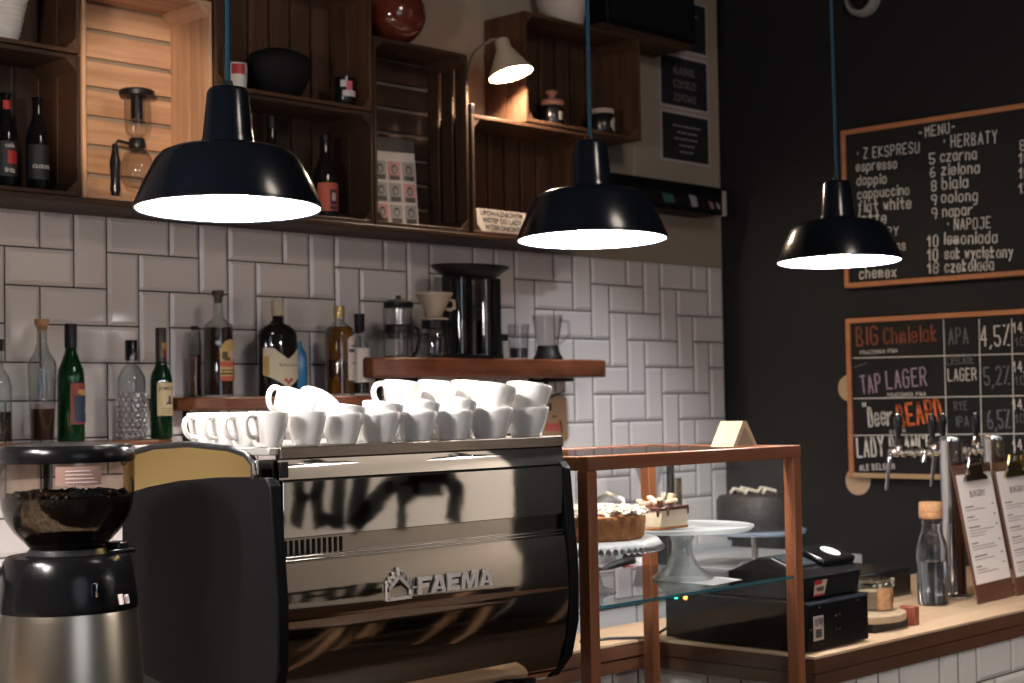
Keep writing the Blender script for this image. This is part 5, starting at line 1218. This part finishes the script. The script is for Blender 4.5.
# ------------------------------------------------------------------ light
def area(name, loc, aim, size, energy, col):
    l = bpy.data.lights.new(name, 'AREA'); l.energy = energy; l.size = size; l.color = col; l.shape = 'DISK'
    o = bpy.data.objects.new(name, l); C.objects.link(o); o.location = loc
    o.rotation_euler = (V(aim)-V(loc)).to_track_quat('-Z', 'Y').to_euler()
    return o
s2 = bpy.data.lights.new('added_spot', 'SPOT'); s2.energy = 85.; s2.color = (.88, .94, 1.); s2.spot_size = math.radians(44); s2.spot_blend = .8; s2.shadow_soft_size = .05  # added spot brightening the back counter and the lower right tiles
o2 = bpy.data.objects.new('added_spot', s2); C.objects.link(o2); o2.location = (1.9, -1.75, 3.3); o2.rotation_euler = (V((2.25, -.25, 1.0))-V((1.9, -1.75, 3.3))).to_track_quat('-Z', 'Y').to_euler()
gl_ = thing('added_globe_lamp', 'added frosted globe lamp hanging over the left end of the bar, outside the photo', 'lamp', (-1.75, -1.95, 2.02))  # unseen key light for the tiles, added in the form of a globe
B().ball((-1.75, -1.95, 2.02), .11, 14).build('globe', pmat('globe_glow', (1, 1, 1), emit=(1., .91, .85), estr=GLOBE), gl_, smooth=80)
B().lathe([(0, .10), (.04, .10), (.035, .14), (0, .145)], (-1.75, -1.95, 2.02), 24).build('holder', black_satin, gl_)
B().tube([(-1.75, -1.95, 2.15), (-1.75, -1.95, 3.499)], .004, 8).build('cord', black_satin, gl_)
sp = bpy.data.lights.new('added_spot', 'SPOT'); sp.energy = 105.; sp.color = (1., .74, .52); sp.spot_size = math.radians(13.5); sp.spot_blend = .6; sp.shadow_soft_size = .03  # added narrow warm spot brightening the pine crate
so = bpy.data.objects.new('added_spot', sp); C.objects.link(so); so.location = (-1.05, -2.1, 2.12); so.rotation_euler = (V((.35, -.08, 2.36))-V((-1.05, -2.1, 2.12))).to_track_quat('-Z', 'Y').to_euler()
area('added_fill', (.3, -3.2, 3.3), (1.6, -.2, 1.5), .5, 8., (1., .86, .74))  # added fill light aimed at the back wall
area('added_fill', (1.2, -4.6, 3.3), (3.1, -5.7, 1.2), .4, 42., (1., .92, .84))  # added fill brightening the cream wall mirrored in the coffee machine
area('window_light', (-1.6, -6.6, 2.0), (.8, -1.5, 1.2), 2.2, 12., (.78, .86, 1.))
w = bpy.data.worlds.new('world'); bpy.context.scene.world = w; w.use_nodes = True
w.node_tree.nodes['Background'].inputs['Color'].default_value = (.55, .62, .75, 1); w.node_tree.nodes['Background'].inputs['Strength'].default_value = .05
vs = bpy.context.scene.view_settings
vs.view_transform = 'Standard'; vs.look = 'None'; vs.gamma = 1.0; vs.exposure = 1.0; vs.use_curve_mapping = False
bpy.context.scene.cycles.max_bounces = 14; bpy.context.scene.cycles.transparent_max_bounces = 24
bpy.context.scene.cycles.sample_clamp_indirect = 6.0
bpy.context.scene.cycles.caustics_reflective = False; bpy.context.scene.cycles.caustics_refractive = False

# print and fittings become sub-parts of the part that carries them
NEST = {'label_print': ('label', 'cream_label', 'yellow_label', 'white_label', 'red_label', 'label_plate'), 'label_face': ('red_label',), 'gold_print': ('blue_label',), 'red_bands': ('yellow_label',), 'figure_print': ('yellow_label',), 'neck_print': ('neck_label',),
        'red_seal': ('shield_label', 'white_label'), 'red_mark': ('label',), 'lettering': ('label', 'white_label', 'shield_label', 'menu_sheet', 'print', 'plate', 'panel'), 'white_lettering': ('panel',), 'faint_lettering': ('panel',), 'orange_lettering': ('panel',),
        'brown_lettering': ('panel',), 'violet_lettering': ('panel',), 'portraits': ('card',), 'sticker_print': ('sticker',), 'sticker_red': ('sticker',), 'sticker_lettering': ('sticker',), 'sleeve_print': ('cork_sleeve',), 'red_print': ('sheet', 'body'), 'dark_print': ('sheet',),
        'pink_print': ('body',), 'white_print': ('body',), 'clip_eyelet': ('clip',), 'cork_groove': ('cork_lid',), 'white_disc': ('paper_lid',), 'bright_ring': ('window',), 'screw': ('body',), 'red_stripe': ('carton',), 'facets': ('body',), 'handle_tip': ('tap_handle',), 'spout': ('tap_arm',),
        'vent_slots': ('vent_strip',), 'palace_badge': ('lower_panel',), 'beaded_rim': ('plate',), 'top_beans': ('hopper',), 'bean_mass': ('hopper',), 'shelf_edge': ('glass_shelf',), 'slot': ('body',), 'front_slot': ('body',)}
base = lambda o: o.name.split('.')[0]
for root in [o for o in C.objects if o.type == 'EMPTY' and o.parent is None]:
    kids = [q for q in C.objects if q.parent == root]
    for q in kids:
        for want in NEST.get(base(q), ()):
            host = next((h for h in kids if base(h) == want and h is not q), None)
            if host: q.parent = host; break
